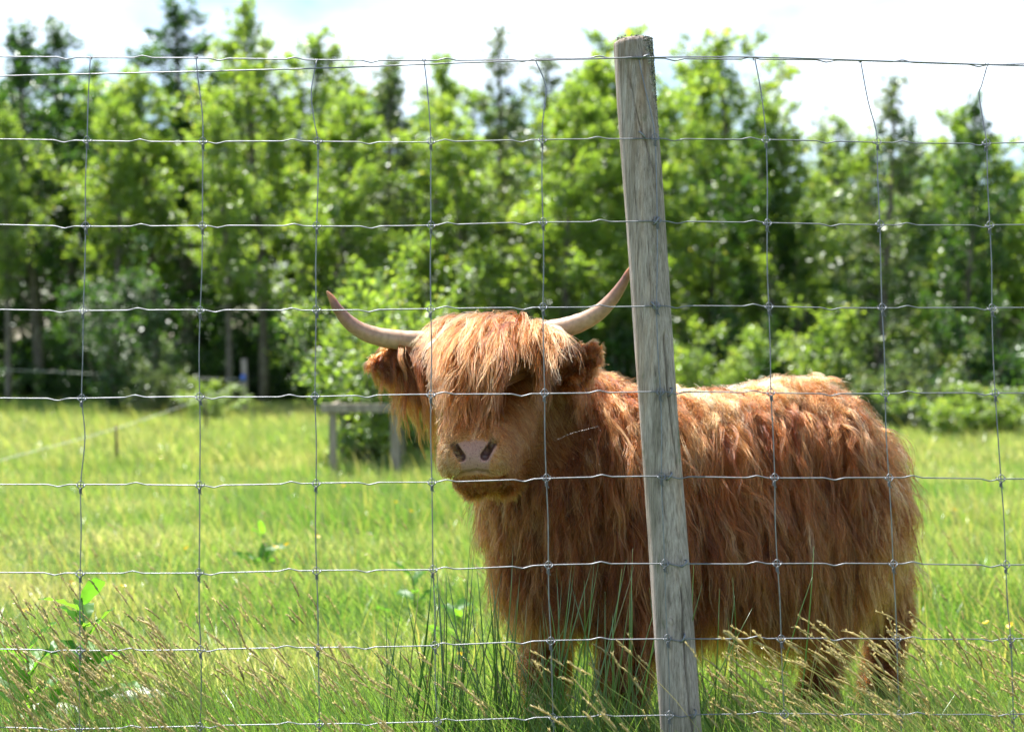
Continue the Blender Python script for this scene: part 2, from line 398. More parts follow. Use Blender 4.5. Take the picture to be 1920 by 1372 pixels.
shr_dark = [shrub_proto(M['leaf_b'], 2.2, 2.4, 15, 7000, 0.075), shrub_proto(M['leaf_b'], 1.8, 2.6, 14, 6500, 0.07)]
shr_bright = [shrub_proto(M['leaf_a'], 2.4, 2.2, 14, 6500, 0.075)]
shr_grey = [shrub_proto(M['leaf_c'], 1.7, 2.2, 15, 6000, 0.06)]
shr_white = [shrub_proto(M['leaf_b'], 2.6, 1.9, 14, 5500, 0.07, flowers=170)]

MARK = [(165, 'beyond the level white rope'), (330, 'behind the white-blossomed shrub'), (540, 'behind the post with blue insulator'), (820, 'behind the guarded sapling'), (1060, 'behind the cow\'s head'),
        (1290, 'behind the leaning wooden post'), (1540, 'behind the cow\'s back'), (1785, 'behind the grey-green shrubs'), (9999, 'behind the small bright bushes')]
PLANTED = {}
def note(o, px, h, what):
    mk = next(t for lim, t in MARK if px < lim); PLANTED.setdefault((what, mk), []).append((h, o))
def label_planted():
    rank = {1: [''], 2: ['taller ', 'lower '], 3: ['tallest ', 'middling ', 'lowest ']}
    for (what, mk), lst in PLANTED.items():
        lst.sort(key=lambda q: -q[0])
        words = rank.get(len(lst)) or ['tallest ', 'second tallest '] + ['shorter ']*(len(lst)-3) + ['lowest ']
        for (h, o), wd in zip(lst, words): o['label'] = wd + what + ' ' + mk
def plant_tree(px, top_y, Y, proto, label, group, wscale=1.0, name='young_tree', natural=7.6):
    p = P(px, 700, Y); gz = float(ground_z(np.array([p[0]]), np.array([Y]))[0])
    h = P(px, top_y, Y)[2] - gz
    o = empty(name, (p[0], Y, gz - 0.02), label, 'tree', group)
    s = h/natural; o.scale = (s*wscale, s*wscale, s); o.rotation_euler = (0, 0, rng.uniform(0, 6.28))
    obj_of('trunk', proto[0], o); obj_of('crown', proto[1], o)
    if label: note(o, px, h, label)
    return o
GT = 'young trees in the belt behind the meadow'
LT = ['bright green tree at the front of the wood,', 'dark green tree at the front of the wood,', 'grey-green tree at the front of the wood,']
def kind_of(i): return 0 if i < 4 or i > 5 else (1 if i == 4 else 2)
front = [(-150, 60, 0), (-60, 130, 1), (15, 190, 0), (75, 40, 4), (140, 25, 4), (215, 170, 1), (290, 120, 2), (350, -25, 4), (430, 190, 3), (495, -20, 0),
         (565, 40, 2), (640, 165, 1), (705, 85, 5), (800, 90, 3), (870, 170, 0), (935, 35, 5), (1000, 75, 5), (1060, 140, 1), (1098, 30, 2), (1150, 95, 0),
         (1235, 160, 3), (1335, 78, 1), (1385, 52, 0), (1450, 165, 4), (1505, 185, 2), (1565, 205, 1), (1648, 130, 5), (1705, 215, 4), (1762, 195, 3), (1812, 170, 4), (1868, 235, 2), (1930, 250, 1), (2010, 190, 4), (2090, 230, 0)]
for i, (px, ty, k) in enumerate(front):
    Y = 28.0 + 3.0*math.sin(i*2.1) + rng.uniform(-1, 1)
    if px > 1500: Y -= 2.5
    if px < 620 and k < 4: k = 6 + i % 2
    plant_tree(px, ty, Y, tall[k], LT[kind_of(k)], GT, rng.uniform(0.8, 1.4))
GR = 'trees standing deeper in the wood'
for i in range(26):
    px = -180 + i*88 + rng.uniform(-20, 20)
    ty = np.interp(px, [0, 600, 1100, 1300, 1500, 2000], [140, 150, 155, 235, 265, 300]) + rng.uniform(-55, 45)
    plant_tree(px, ty, 35 + rng.uniform(0, 5), tall[[0, 4, 1, 4, 2][i % 5]], 'leafy tree in the second rank of the wood,', GR, 1.6)
for i in range(15):
    px = -260 + i*170 + rng.uniform(-30, 30)
    plant_tree(px, 330 + rng.uniform(-30, 30), 44 + rng.uniform(0, 4), tall[4], 'leafy tree at the back of the wood,', GR, 1.9)

for i, px in enumerate(list(range(-900, -190, 75)) + list(range(2130, 2900, 75))):       # the wood carries on to both sides
    for rank_, (Y, ty, w_) in enumerate(((29, 150, 1.2), (38, 240, 1.7))):
        o = plant_tree(px + rng.uniform(-25, 25), ty + rng.uniform(-60, 60), Y + rng.uniform(-2, 2), tall[[0, 4, 1, 2, 5][(i + rank_) % 5]], None, 'trees where the wood carries on', w_)
        o['label'] = 'leafy tree where the wood carries on past the open meadow'
def plant_shrub(px, Y, proto, natural, top_y, label, group=None, name='shrub', w=1.0, cat='shrub'):
    p = P(px, 700, Y); gz = float(ground_z(np.array([p[0]]), np.array([Y]))[0])
    s = (P(px, top_y, Y)[2] - gz)/natural
    o = empty(name, (p[0], Y, gz - 0.02), label, cat, group); o['px'] = int(round(px)); o.scale = (s*w, s*w, s); o.rotation_euler = (0, 0, rng.uniform(0, 6.28))
    obj_of('stem', proto[0], o); obj_of('crown', proto[1], o)
    if proto[2]: obj_of('blossom', proto[2], o)
    if group: note(o, px, s*natural, label)
    return o
LD, GD = 'dark leafy shrub under the trees,', 'dark shrubs under the trees'
for i, (px, ty, Y) in enumerate([(-120, 560, 25.5), (-20, 600, 25), (60, 590, 26), (130, 610, 24.5), (355, 600, 25), (420, 580, 26.5), (500, 560, 27), (575, 590, 26), (880, 520, 25.5), (980, 540, 25),
                                 (1080, 560, 25), (1190, 540, 24.5), (1300, 560, 24), (1400, 540, 23.5), (1500, 560, 23), (1840, 560, 20.5), (1930, 560, 20.5), (2020, 540, 21)]):
    plant_shrub(px, Y + (3.2 if px < 620 else 0), shr_dark[i % 2], (2.2, 1.8)[i % 2], ty, LD, GD)
for i in range(16):
    plant_shrub(-220 + i*160 + rng.uniform(-30, 30), 31 + rng.uniform(0, 3), shr_dark[i % 2], (2.2, 1.8)[i % 2], 500 + rng.uniform(-30, 40), 'dark shrub deep among the trunks,', GD, w=1.5)
plant_shrub(235, 24.5, shr_white[0], 2.6, 440, 'shrub spotted with white blossom at the meadow edge', name='flowering_shrub')
plant_shrub(300, 23.5, shr_grey[0], 1.7, 640, 'low grey-green shrub beside the white blossoming shrub')
LG, GG = 'pale grey-green shrub at the meadow edge', 'grey-green shrubs behind the animal'
plant_shrub(1720, 20.0, shr_grey[0], 1.7, 590, LG, GG); plant_shrub(1630, 21, shr_grey[0], 1.7, 620, LG, GG)
LB, GB = 'small bright green bush', 'small bright bushes at the meadow edge'
plant_shrub(1780, 18.6, shr_bright[0], 2.4, 690, LB, GB, w=1.6); plant_shrub(1870, 18.8, shr_bright[0], 2.4, 700, LB, GB, w=1.6)
plant_shrub(395, 22.5, shr_bright[0], 2.4, 690, LB, GB, w=1.4); plant_shrub(1330, 22, shr_bright[0], 2.4, 560, LB, GB); plant_shrub(1560, 22, shr_bright[0], 2.4, 520, LB, GB)

label_planted()
for o in list(bpy.data.objects):
    if o.get('group') == GB: o['label'] = o['label'].split(' behind')[0] + {395: ' near the post with blue insulator', 1330: ' next to the leaning post', 1560: ' beyond the cow\'s back', 1780: ', in front of the grey-green shrubs', 1870: ', clear of the grey-green shrubs'}[int(o['px'])]
    if o.get('group') == GG: o['label'] = ('taller' if int(o['px']) == 1720 else 'lower') + ' pale grey-green shrub at the meadow edge beyond the rump'
    if 'px' in o: del o['px']
# sapling inside its wooden guard
sap = shrub_proto(M['leaf_a'], 2.6, 1.5, 15, 9500, 0.062)
plant_shrub(690, 14.75, sap, 2.6, 405, 'bushy bright green sapling growing up out of the wooden guard', name='sapling', cat='tree', w=0.95)
plant_shrub(775, 15.6, sap, 2.6, 470, 'second bright green sapling, standing just behind the guarded one', name='sapling', cat='tree', w=0.95)
gb = P(682, 888, 13.9); gb[2] = 0
guard = empty('tree_guard', gb, 'weathered wooden post-and-rail guard around the bushy sapling', 'tree guard')
gp = {}
for nm, px, Y, w in (('a', 624, 13.9, 0.07), ('b', 741, 13.9, 0.085), ('c', 645, 14.9, 0.07), ('d', 752, 14.9, 0.08)):
    q = P(px, 800, Y); top = 0.70
    V, F = box(w, w, top+0.25); V = V + np.array([q[0], Y, (top-0.25)/2]); mesh_np('post', V, F, M['old_timber'], guard, False, gb); gp[nm] = q
for a, b in (('a', 'b'), ('c', 'd'), ('a', 'c'), ('b', 'd')):
    pa, pb = gp[a], gp[b]; d = pb - pa; d[2] = 0; L = np.linalg.norm(d[:2]) + (0.22 if abs(d[0]) > abs(d[1]) else -0.09)
    V, F = box(L, 0.04, 0.085); ang = math.atan2(d[1], d[0]); c, s = math.cos(ang), math.sin(ang)
    V = V @ np.array([[c, s, 0], [-s, c, 0], [0, 0, 1]])
    off = -0.058 if (a, b) == ('a', 'b') else (0.058 if (a, b) == ('c', 'd') else 0)
    mid = (pa+pb)/2; V = V + np.array([mid[0], mid[1]+off, 0.66]); mesh_np('rail', V, F, M['old_timber'], guard, False, gb)

for o in bpy.data.objects:
    if 'px' in o: del o['px']
# electric fence far left
pb = P(458, 785, 24.0); pb[2] = 0
post = empty('fence_post', pb, 'grey wooden post with a blue insulator before the dark shrubs', 'fence post')
V, F = tube([[0, 0, -0.2], [0.01, 0, 0.45], [0.0, 0, 0.98]], [0.056, 0.054, 0.05], 12); mesh_np('pole', V + pb, F, M['old_timber'], post, True, pb)
V, F = tube([[0, -0.09, 0.60], [0, -0.08, 0.66], [0, -0.08, 0.72]], [0.035, 0.05, 0.03], 10); mesh_np('insulator', V + pb, F, M['blue'], post, True, pb)
rp = smooth_path([P(-220, 930, 9.6), P(0, 863, 11.8), P(218, 803, 15.0), P(385, 745, 20.0), P(455, 716, 23.9)], 8)
V, F = tube(rp, 0.0035, 6); tag(mesh_np('fence_rope', V - 0, F, M['rope']), 'thin pale rope slanting across the meadow to the post with blue insulator', 'rope')
rp = smooth_path([P(-220, 684, 25.2), P(60, 695, 25.0), P(170, 700, 24.8), P(330, 708, 24.3), P(458, 711, 23.85)], 8)
V, F = tube(rp, 0.005, 6); tag(mesh_np('fence_rope', V, F, M['rope']), 'white rope hanging level in front of the dark shrubs', 'rope')
for px, ty, by, Y, lb in ((218, 797, 872, 15.0, 'short dark stake holding the slanting rope up in the grass'), (385, 738, 810, 20.0, 'dark stake nearest the post with the blue insulator, holding the rope')):
    t = P(px, ty, Y); V, F = tube([[t[0]+0.01, Y, -0.1], [t[0], Y, t[2]*0.5], [t[0]-0.005, Y, t[2]]], [0.017, 0.016, 0.014], 8)
    tag(mesh_np('fence_stake', V, F, M['stake'], base=(t[0], Y, 0)), lb, 'stake').location = (t[0], Y, 0)

# ------------------------------------------------------------------ wire mesh fence
KN = [  # crossing points of stays and line wires, as measured
 [(170,109),(368,108),(594,114),(795,113),(1003,112),(1197,109),(1415,111),(1613,115),(1851,121)],
 [(164,264),(381,266),(596,266),(808,266),(1017,263),(1228,259),(1436,263),(1644,267),(1849,269)],
 [(161,424),(380,424),(594,424),(808,423),(1018,417),(1232,414),(1438,419),(1649,421),(1855,423)],
 [(157,582),(376,582),(593,581),(808,580),(1018,576),(1231,574),(1441,575),(1653,577),(1859,578)],
 [(154,747),(375,744),(591,743),(808,740),(1021,737),(1238,735),(1445,736),(1659,738),(1865,737)],
 [(152,909),(375,909),(593,906),(810,904),(1024,896),(1240,893),(1452,895),(1666,896),(1876,897)],
 [(151,1075),(374,1073),(594,1070),(812,1067),(1028,1059),(1246,1056),(1457,1056),(1674,1057),(1885,1058)],
 [(151,1219),(377,1217),(597,1214),(816,1209),(1033,1201),(1251,1196),(1464,1197),(1681,1197),(1894,1197)],
 [(150,1365),(376,1361),(599,1356),(820,1352),(1037,1344),(1255,1339),(1470,1338),(1687,1338),(1899,1339)]]
K3 = np.array([[PF(*q) for q in row] for row in KN])
low = K3[-1] + (K3[-1]-K3[-2])*1.0
low2 = low + (K3[-1]-K3[-2])*0.8
K3 = np.concatenate([K3, low[None], low2[None]], 0)
NEXT = 5
def extend(row, sgn):
    e = row[0] if sgn < 0 else row[-1]
    return np.array([e + np.array([sgn*0.30*k, 0, 0.004*k*math.sin(k)]) for k in range(1, NEXT+1)])
K3 = np.array([np.vstack([extend(r, -1)[::-1], r, extend(r, 1)]) for r in K3])
NR, NS = K3.shape[:2]
fb = np.array([0.0, FY0, 0.0])
fence = empty('wire_mesh_fence', fb, 'tall galvanised wire mesh fence in front of the shaggy cow', 'fence')
WR = 0.0016
X0 = PF(122, 266)[0]; PER = 2*(PF(265, 266)[0]-PF(122, 266)[0])
def crimp(x, ph=0.0):
    out = np.zeros_like(x)
    q = ((x - X0 + ph)/(PER/2)); kk = np.round(q); d = np.abs(q-kk)*(PER/2)
    return np.where(kk % 2 == 0, -1, 1)*np.clip(1 - d/0.026, 0, 1)*0.0062
for r in range(NR):
    row = K3[r]; xs = np.arange(row[0, 0]-0.2, row[-1, 0]+0.2, 0.0065)
    if r == 0: xs = np.arange(row[0, 0], row[-1, 0], 0.0065)
    z = np.interp(xs, row[:, 0], row[:, 2]); y = np.interp(xs, row[:, 0], row[:, 1])
    z = np.convolve(np.pad(z, 9, mode='edge'), np.ones(19)/19, 'valid')
    z = z + crimp(xs, 0.004*math.sin(r*2.1)) + 0.0012*np.sin(xs*9+r)
    V, F = tube(np.stack([xs, y - 0.0005, z], 1), WR if r else WR*1.1, 6)
    mesh_np('line_wire', V, F, M['wire'], fence, True, fb)
MIDS = {0: [(166,190)], 1: [(372,150),(380,215)], 2: [(584,175),(590,230)], 3: [(801,165),(806,225)], 4: [(1023,160),(1021,200),(1017,235)],
        5: [(1209,165),(1222,220)], 6: [(1426,170),(1433,225)], 7: [(1627,190),(1641,240)], 8: [(1840,160),(1835,178),(1842,225)]}
for s in range(NS):
    pts = [K3[0, s]]; c = s - NEXT
    if c in MIDS: pts += [PF(*q) for q in MIDS[c]]
    else: pts += [(K3[0, s]+K3[1, s])/2 + np.array([0.008*math.sin(s*3.1), 0, 0])]
    for r in range(1, NR):
        pts.append(K3[r, s])
        if r < NR-1:
            m = (K3[r, s]+K3[r+1, s])/2 + np.array([0.0022*math.sin(s*1.7+r*2.3), 0, 0])
            if c == 0 and r == 4: m = PF(160, 820)
            pts.append(m)
    pts = smooth_path(np.array(pts), 5) + np.array([0, -0.0035, 0])
    V, F = tube(pts, WR*0.95, 6); mesh_np('stay_wire', V, F, M['wire'], fence, True, fb)
# ring-and-twist knot, one mesh shared by every crossing
kb = MB()
t = np.linspace(0, 2*math.pi, 19)
kb.add(*tube(np.stack([0.0078*np.cos(t), -0.0065+0.001*np.sin(t), 0.0095*np.sin(t)+0.001], 1), 0.0011, 5, False))
for s in (-1, 1):
    t = np.linspace(-0.4, 4.6, 10)
    kb.add(*tube(np.stack([s*0.0105+0.0012*s*np.cos(t), 0.0034*np.sin(t)-0.0008, 0.0040*np.cos(t)], 1), 0.0011, 5))
    kb.add(*tube([[s*0.011, -0.004, 0.001], [s*0.0085, -0.0065, -0.0045], [s*0.002, -0.007, -0.0095]], 0.0011, 5))
t = np.linspace(0, 2*math.pi*4, 41)
kb.add(*tube(np.stack([0.0034*np.cos(t), -0.0035+0.0034*np.sin(t), -0.0095-0.0125*t/t[-1]], 1), 0.0012, 5))
kb.add(*tube([[0.003, -0.005, -0.021], [0.0052, -0.006, -0.024], [0.0062, -0.006, -0.0265]], 0.0011, 5))
knot_me = kb.build('knot', M['wire'], link=False)
tb = MB()
t = np.linspace(0, 2*math.pi*2, 25)
tb.add(*tube(np.stack([-0.004+0.008*t/t[-1], 0.0034*np.sin(t), 0.0034*np.cos(t)], 1), 0.0012, 5))
top_me = tb.build('knot', M['wire'], link=False)
for r in range(NR):
    for s in range(NS):
        o = obj_of('knot', top_me if r == 0 else knot_me, fence, K3[r, s] - fb)
        o.rotation_euler = (-FLEAN*0.9, rng.normal(0, 0.06), rng.normal(0, 0.1))

wp = [(-700,160),(-300,150),(0,143),(390,134),(640,127),(900,117),(1150,109.5),(1200,108),(1410,107.5),(1660,115),(1920,124),(2300,136),(2700,150)]
V, F = tube(smooth_path([PF(a, b, -0.006) for a, b in wp], 6), 0.0019, 6)
wo = mesh_np('straining_wire', V, F, M['wire'], base=PF(1200, 108)); wo.location = PF(1200, 108)
tag(wo, 'single smooth wire stretched along the top edge of the mesh fence', 'wire')

# ------------------------------------------------------------------ weathered round post
def post_material():
    m, n, l, o = mat('weathered_post_wood')
    b = n.new('ShaderNodeBsdfPrincipled'); b.inputs['Roughness'].default_value = 0.86; b.inputs['Specular IOR Level'].default_value = 0.25
    l.new(b.outputs[0], o.inputs[0])
    tc = n.new('ShaderNodeTexCoord')
    def noise(scale, detail=6, rough=0.6, w=None):
        mp = n.new('ShaderNodeMapping'); mp.inputs['Scale'].default_value = scale
        t = n.new('ShaderNodeTexNoise'); t.inputs['Scale'].default_value = 1; t.inputs['Detail'].default_value = detail; t.inputs['Roughness'].default_value = rough
        l.new(tc.outputs['Object'], mp.inputs[0]); l.new(mp.outputs[0], t.inputs['Vector']); return t
    g = noise((200, 200, 14), 8, 0.72); big = noise((16, 16, 2.2), 4); blot = noise((28, 28, 11), 5, 0.65); fine = noise((420, 420, 60), 3)
    r1 = ramp(n, [(0.30, (0.10, 0.085, 0.078)), (0.43, (0.30, 0.27, 0.255)), (0.56, (0.44, 0.40, 0.385)), (0.72, (0.60, 0.565, 0.555))])
    l.new(g.outputs['Fac'], r1.inputs[0])
    r2 = ramp(n, [(0.36, (0.66, 0.63, 0.58)), (0.52, (1.0, 0.95, 0.93)), (0.66, (1.0, 0.84, 0.72))]); l.new(big.outputs['Fac'], r2.inputs[0])
    mu = n.new('ShaderNodeMixRGB'); mu.blend_type = 'MULTIPLY'; mu.inputs[0].default_value = 1
    l.new(r1.outputs[0], mu.inputs[1]); l.new(r2.outputs[0], mu.inputs[2])
    r3 = ramp(n, [(0.60, (0, 0, 0)), (0.70, (0.75, 0.75, 0.75))]); l.new(blot.outputs['Fac'], r3.inputs[0])
    # rain-stained brown streaks near the top of the post
    sx = n.new('ShaderNodeSeparateXYZ'); l.new(tc.outputs['Object'], sx.inputs[0])
    mr = n.new('ShaderNodeMapRange'); mr.inputs[1].default_value = 1.45; mr.inputs[2].default_value = 2.15; l.new(sx.outputs['Z'], mr.inputs[0])
    strk = noise((60, 60, 3), 5, 0.65); rs = ramp(n, [(0.45, (0, 0, 0)), (0.62, (0.8, 0.8, 0.8))]); l.new(strk.outputs['Fac'], rs.inputs[0])
    ms = n.new('ShaderNodeMath'); ms.operation = 'MULTIPLY'; l.new(mr.outputs[0], ms.inputs[0]); l.new(rs.outputs[0], ms.inputs[1])
    mb_ = n.new('ShaderNodeMixRGB'); mb_.inputs[2].default_value = (0.20, 0.135, 0.085, 1); l.new(ms.outputs[0], mb_.inputs[0]); l.new(mu.outputs[0], mb_.inputs[1])
    mx = n.new('ShaderNodeMixRGB'); mx.inputs[2].default_value = (0.13, 0.14, 0.085, 1)
    l.new(r3.outputs[0], mx.inputs[0]); l.new(mb_.outputs[0], mx.inputs[1]); l.new(mx.outputs[0], b.inputs['Base Color'])
    ad = n.new('ShaderNodeMath'); ad.operation = 'ADD'; l.new(g.outputs['Fac'], ad.inputs[0]); l.new(fine.outputs['Fac'], ad.inputs[1])
    bp = n.new('ShaderNodeBump'); bp.inputs['Strength'].default_value = 0.75; bp.inputs['Distance'].default_value = 0.003
    l.new(ad.outputs[0], bp.inputs['Height']); l.new(bp.outputs[0], b.inputs['Normal'])
    return m
M['post'] = post_material()
PR = 0.0525
def post_axis(z):                       # axis point at height z (the post leans left at the top)
    top, bot = PF(1186, 65, PR+0.004), PF(1277, 1372, PR+0.004)
    t = (z - bot[2])/(top[2]-bot[2]); return bot + (top-bot)*t
PTOP = PF(1186, 65, PR)[2] - 0.012
pbase = post_axis(0.0)
wpost = empty('wooden_post', pbase, 'weathered grey round wooden post leaning behind the wire mesh', 'post')
def build_post():
    nt, nz = 190, 330
    z = np.linspace(-0.25, PTOP, nz); th = np.arange(nt)/nt*2*math.pi
    TH, Z = np.meshgrid(th, z)
    R = np.full_like(TH, PR)
    cxy = np.stack([np.cos(TH), np.sin(TH)], -1)
    p3 = np.concatenate([cxy*PR, Z[..., None]], -1)
    R += 0.0018*wob(p3*np.array([1, 1, 0.12]), 55, 1) + 0.0011*wob(p3*np.array([1, 1, 0.05]), 170, 4) + 0.0025*wob(p3*np.array([1, 1, 0.5]), 9, 2)
    # checks (drying cracks) along measured lines on the camera side
    def to_th(px, py):
        d = PF(px, py); a = post_axis(d[2]); u = np.clip((d[0]-a[0])/PR, -0.97, 0.97)
        return d[2], -math.pi/2 + math.asin(u)
    cracks = [([(1178,133),(1190,190),(1202,247),(1212,267),(1228,333)], 0.0011, 0.007), ([(1214,440),(1218,500),(1222,573)], 0.0009, 0.006),
              ([(1245,617),(1252,719),(1256,762),(1265,829),(1274,893)], 0.0021, 0.014), ([(1200,70),(1205,110),(1209,135)], 0.0009, 0.006),
              ([(1278,1093),(1280,1148),(1281,1193),(1287,1261),(1294,1337),(1299,1372),(1304,1420)], 0.0023, 0.014),
              ([(1240,880),(1243,930),(1250,980)], 0.001, 0.006), ([(1190,330),(1196,420),(1198,520),(1206,640)], 0.0009, 0.004)]
    for pts, w, dep in cracks:
        q = sorted(to_th(*p) for p in pts); zz = np.array([a for a, _ in q]); tt = np.array([b for _, b in q])
        tc = np.interp(Z, zz, tt) + 0.03*np.sin(Z*60)*0.6
        on = np.clip(np.minimum((Z-zz[0]), (zz[-1]-Z))/0.03, 0, 1)
        d = np.abs((TH - 2*math.pi*(TH > math.pi) - tc))*PR
        R -= dep*on*np.exp(-(d/(w*1.1))**2)
    for px, py in ((1251, 636), (1278, 1040), (1258, 1165)):       # branch knots
        kz, kt = to_th(px, py); d = np.sqrt(((TH - 2*math.pi*(TH > math.pi) - kt)*PR)**2 + ((Z-kz)*0.7)**2)
        R += 0.0022*np.exp(-(d/0.007)**2) - 0.0022*np.exp(-((d-0.009)/0.003)**2)
    ed = np.clip((Z - (PTOP-0.014))/0.014, 0, 1); R = R - 0.011*ed**2.2
    ax = np.array([post_axis(v) for v in z])
    V = np.stack([ax[:, 0][:, None] + np.cos(TH)*R, ax[:, 1][:, None] + np.sin(TH)*R, Z + 0.004*np.cos(TH)*ed], -1).reshape(-1, 3)
    i, j = np.meshgrid(np.arange(nz-1), np.arange(nt), indexing='ij')
    a = i*nt+j; b = i*nt+(j+1) % nt
    F = np.stack([a, b, b+nt, a+nt], -1).reshape(-1, 4)
    F = np.vstack([F[:, [0, 1, 2]], F[:, [0, 2, 3]]])
    rings = []; nV = len(V); lastring = (nz-1)*nt + np.arange(nt); c0 = ax[-1]
    for fr in (0.75, 0.4, 0.1):                        # slightly domed sawn end
        q = V[(nz-1)*nt:nz*nt].copy() if not rings else base_ring.copy()
        base_ring = V[(nz-1)*nt:nz*nt]
        q = c0 + (base_ring - c0)*fr; q[:, 2] += 0.004*(1-fr) + 0.0012*wob(q, 160, fr)
        V = np.vstack([V, q]); new = nV + np.arange(nt); nV += nt
        F = np.vstack([F, np.stack([lastring, np.roll(lastring, -1), np.roll(new, -1)], 1), np.stack([lastring, np.roll(new, -1), new], 1)])
        lastring = new; rings.append(new)
    V = np.vstack([V, c0 + [0, 0, 0.005]]); F = np.vstack([F, np.stack([lastring, np.roll(lastring, -1), np.full(nt, nV)], 1)])
    mesh_np('shaft', V, F, M['post'], wpost, True, pbase)
build_post()
# lichen crust at the top, on the side away from the wire tail
def ico():
    import bmesh
    bm = bmesh.new(); bmesh.ops.create_icosphere(bm, subdivisions=1, radius=1)
    V = np.array([v.co[:] for v in bm.verts]); F = np.array([[v.index for v in f.verts] for f in bm.faces]); bm.free(); return V, F
IV, IF = ico()
lb = MB()
for i in range(1100):
    if i < 170: z = PTOP + 0.002; rr = PR*math.sqrt(rng.random())*0.92; th = rng.uniform(0, 6.28)
    else:
        z = PTOP - abs(rng.normal(0, 0.10)); rr = PR*0.99; th = rng.normal(-0.28 - 0.25*max(0, 1-(PTOP-z)/0.05), 0.30)
        if z < PTOP-0.27: continue
    a = post_axis(z); c = a + np.array([math.cos(th)*rr, math.sin(th)*rr, 0]); c[2] = z
    s = rng.uniform(0.0008, 0.0027)
    lb.add(IV*s*rng.uniform(0.5, 1.3, (1, 3))*(1+0.35*rng.normal(0, 1, (len(IV), 1))) + c, IF, rng.random())
M['lichen'] = leafy('lichen_crust', [(0.0, (0.05, 0.05, 0.045)), (0.45, (0.22, 0.22, 0.20)), (0.95, (0.46, 0.46, 0.43)), (1.0, (0.5, 0.46, 0.16))], trans=0.05, gloss=0.02)
tag(lb.build('lichen', M['lichen'], wpost, pbase), kind='stuff')
st = MB()
t = np.linspace(0, math.pi, 9)
arch = np.stack([0*t, -0.0085*np.sin(t), 0.011*np.cos(t)], 1)
st.add(*tube(np.vstack([[0, 0.006, 0.011], arch, [0, 0.006, -0.011]]), 0.0026, 6))
staple_me = st.build('staple', M['wire'], link=False)
for px, py, ang in ((1209, 106, 1.15), (1204, 253, -0.75), (1230, 414, 0.5), (1226, 573, -0.6), (1257, 735, 0.35), (1255, 893, 0.6), (1282, 1056, 0.75), (1280, 1196, 0.45), (1301, 1338, 0.4), (1304, 1482, 0.5)):
    q = PF(px, py); a = post_axis(q[2]); u = (q[0]-a[0])
    yy = a[1] - math.sqrt(max(PR**2-u**2, 1e-6))
    o = obj_of('staple', staple_me, wpost, np.array([q[0], min(yy, q[1])+0.000, q[2]]) - pbase); o.rotation_euler = (0, ang, math.asin(np.clip(u/PR, -1, 1))*0.6)

# ------------------------------------------------------------------ the highland cow: one smooth body field
def nrm(v): v = np.asarray(v, float); return v/np.linalg.norm(v)
AX0, AX1 = np.array([0.235, 4.60]), np.array([1.13, 5.02])
AXD = (AX1-AX0)/np.linalg.norm(AX1-AX0); NEAR = np.array([AXD[1], -AXD[0]])     # towards the fence
def A(s, z, side=0.0):
    q = AX0 + (AX1-AX0)*s + NEAR*side; return np.array([q[0], q[1], z])
# head frame: l to the picture's right, f down the face, n out of the forehead
POLL = np.array([-0.036, 4.395, 1.338]); MUZ = P(892, 858, 4.125)
hf = nrm(MUZ - POLL - np.array([0, 0, 0.0])); hl = np.array([0.975, -0.19, 0.075]); hl = nrm(hl - hf*np.dot(hl, hf)); hn = np.cross(hl, hf); hn = hn if hn[1] < 0 else -hn
HL = np.linalg.norm(MUZ - POLL)
def Hd(u, v, w): return POLL + hl*u + hf*v + hn*w
PR_ = []                                           # (kind, a, b, ra, rb, k)
def cone(a, b, ra, rb, k=0.06, cut=False): PR_.append((np.array(a, float), np.array(b, float), ra, rb, k, cut))
# trunk
cone(A(0.02, 0.97), A(0.90, 0.985), 0.19, 0.185, 0.08)
cone(A(0.02, 0.75), A(0.93, 0.76), 0.235, 0.225, 0.10)
cone(A(0.35, 0.72), A(0.65, 0.70), 0.255, 0.25, 0.10)
cone(A(0.0, 0.92), A(0.10, 0.72), 0.235, 0.22, 0.10)
cone(A(1.0, 0.86), A(1.03, 0.70), 0.195, 0.19, 0.10)
cone(A(0.78, 1.055), A(0.86, 1.045), 0.13, 0.13, 0.10)
cone(A(-0.13, 0.84), A(-0.09, 0.64), 0.185, 0.175, 0.10)
for sd in (-1, 1): cone(A(0.88, 0.98, sd*0.12), A(0.98, 0.78, sd*0.13), 0.12, 0.14, 0.08)     # hips
# neck
cone(A(0.02, 1.0), POLL + [0.035, 0.10, -0.06], 0.195, 0.125, 0.09)
cone(A(-0.08, 0.86), Hd(0, 0.20, -0.24), 0.17, 0.09, 0.09)
# legs: near fore, far fore, near hind, far hind
def leg(pts, rad, k=0.05):
    for i in range(len(pts)-1): cone(pts[i], pts[i+1], rad[i], rad[i+1], k)
leg([A(0.06, 0.70, 0.13), [0.37, 4.47, 0.50], [0.352, 4.455, 0.27], [0.362, 4.468, 0.10], [0.352, 4.445, 0.03]], [0.115, 0.075, 0.052, 0.040, 0.055])
leg([A(-0.02, 0.68, -0.12), [0.13, 4.64, 0.50], [0.105, 4.60, 0.27], [0.115, 4.62, 0.10], [0.105, 4.595, 0.03]], [0.115, 0.075, 0.052, 0.040, 0.055])
leg([A(0.93, 0.74, 0.13), [1.07, 4.86, 0.56], [1.10, 4.90, 0.34], [1.04, 4.865, 0.11], [1.025, 4.85, 0.03]], [0.15, 0.095, 0.058, 0.042, 0.055])
leg([A(1.0, 0.74, -0.12), [1.30, 5.15, 0.56], [1.385, 5.20, 0.34], [1.345, 5.17, 0.11], [1.33, 5.155, 0.03]], [0.15, 0.095, 0.058, 0.042, 0.055])
# tail
leg([A(1.12, 0.98), A(1.25, 0.84), A(1.275, 0.55), A(1.26, 0.36)], [0.04, 0.028, 0.02, 0.02], 0.03)
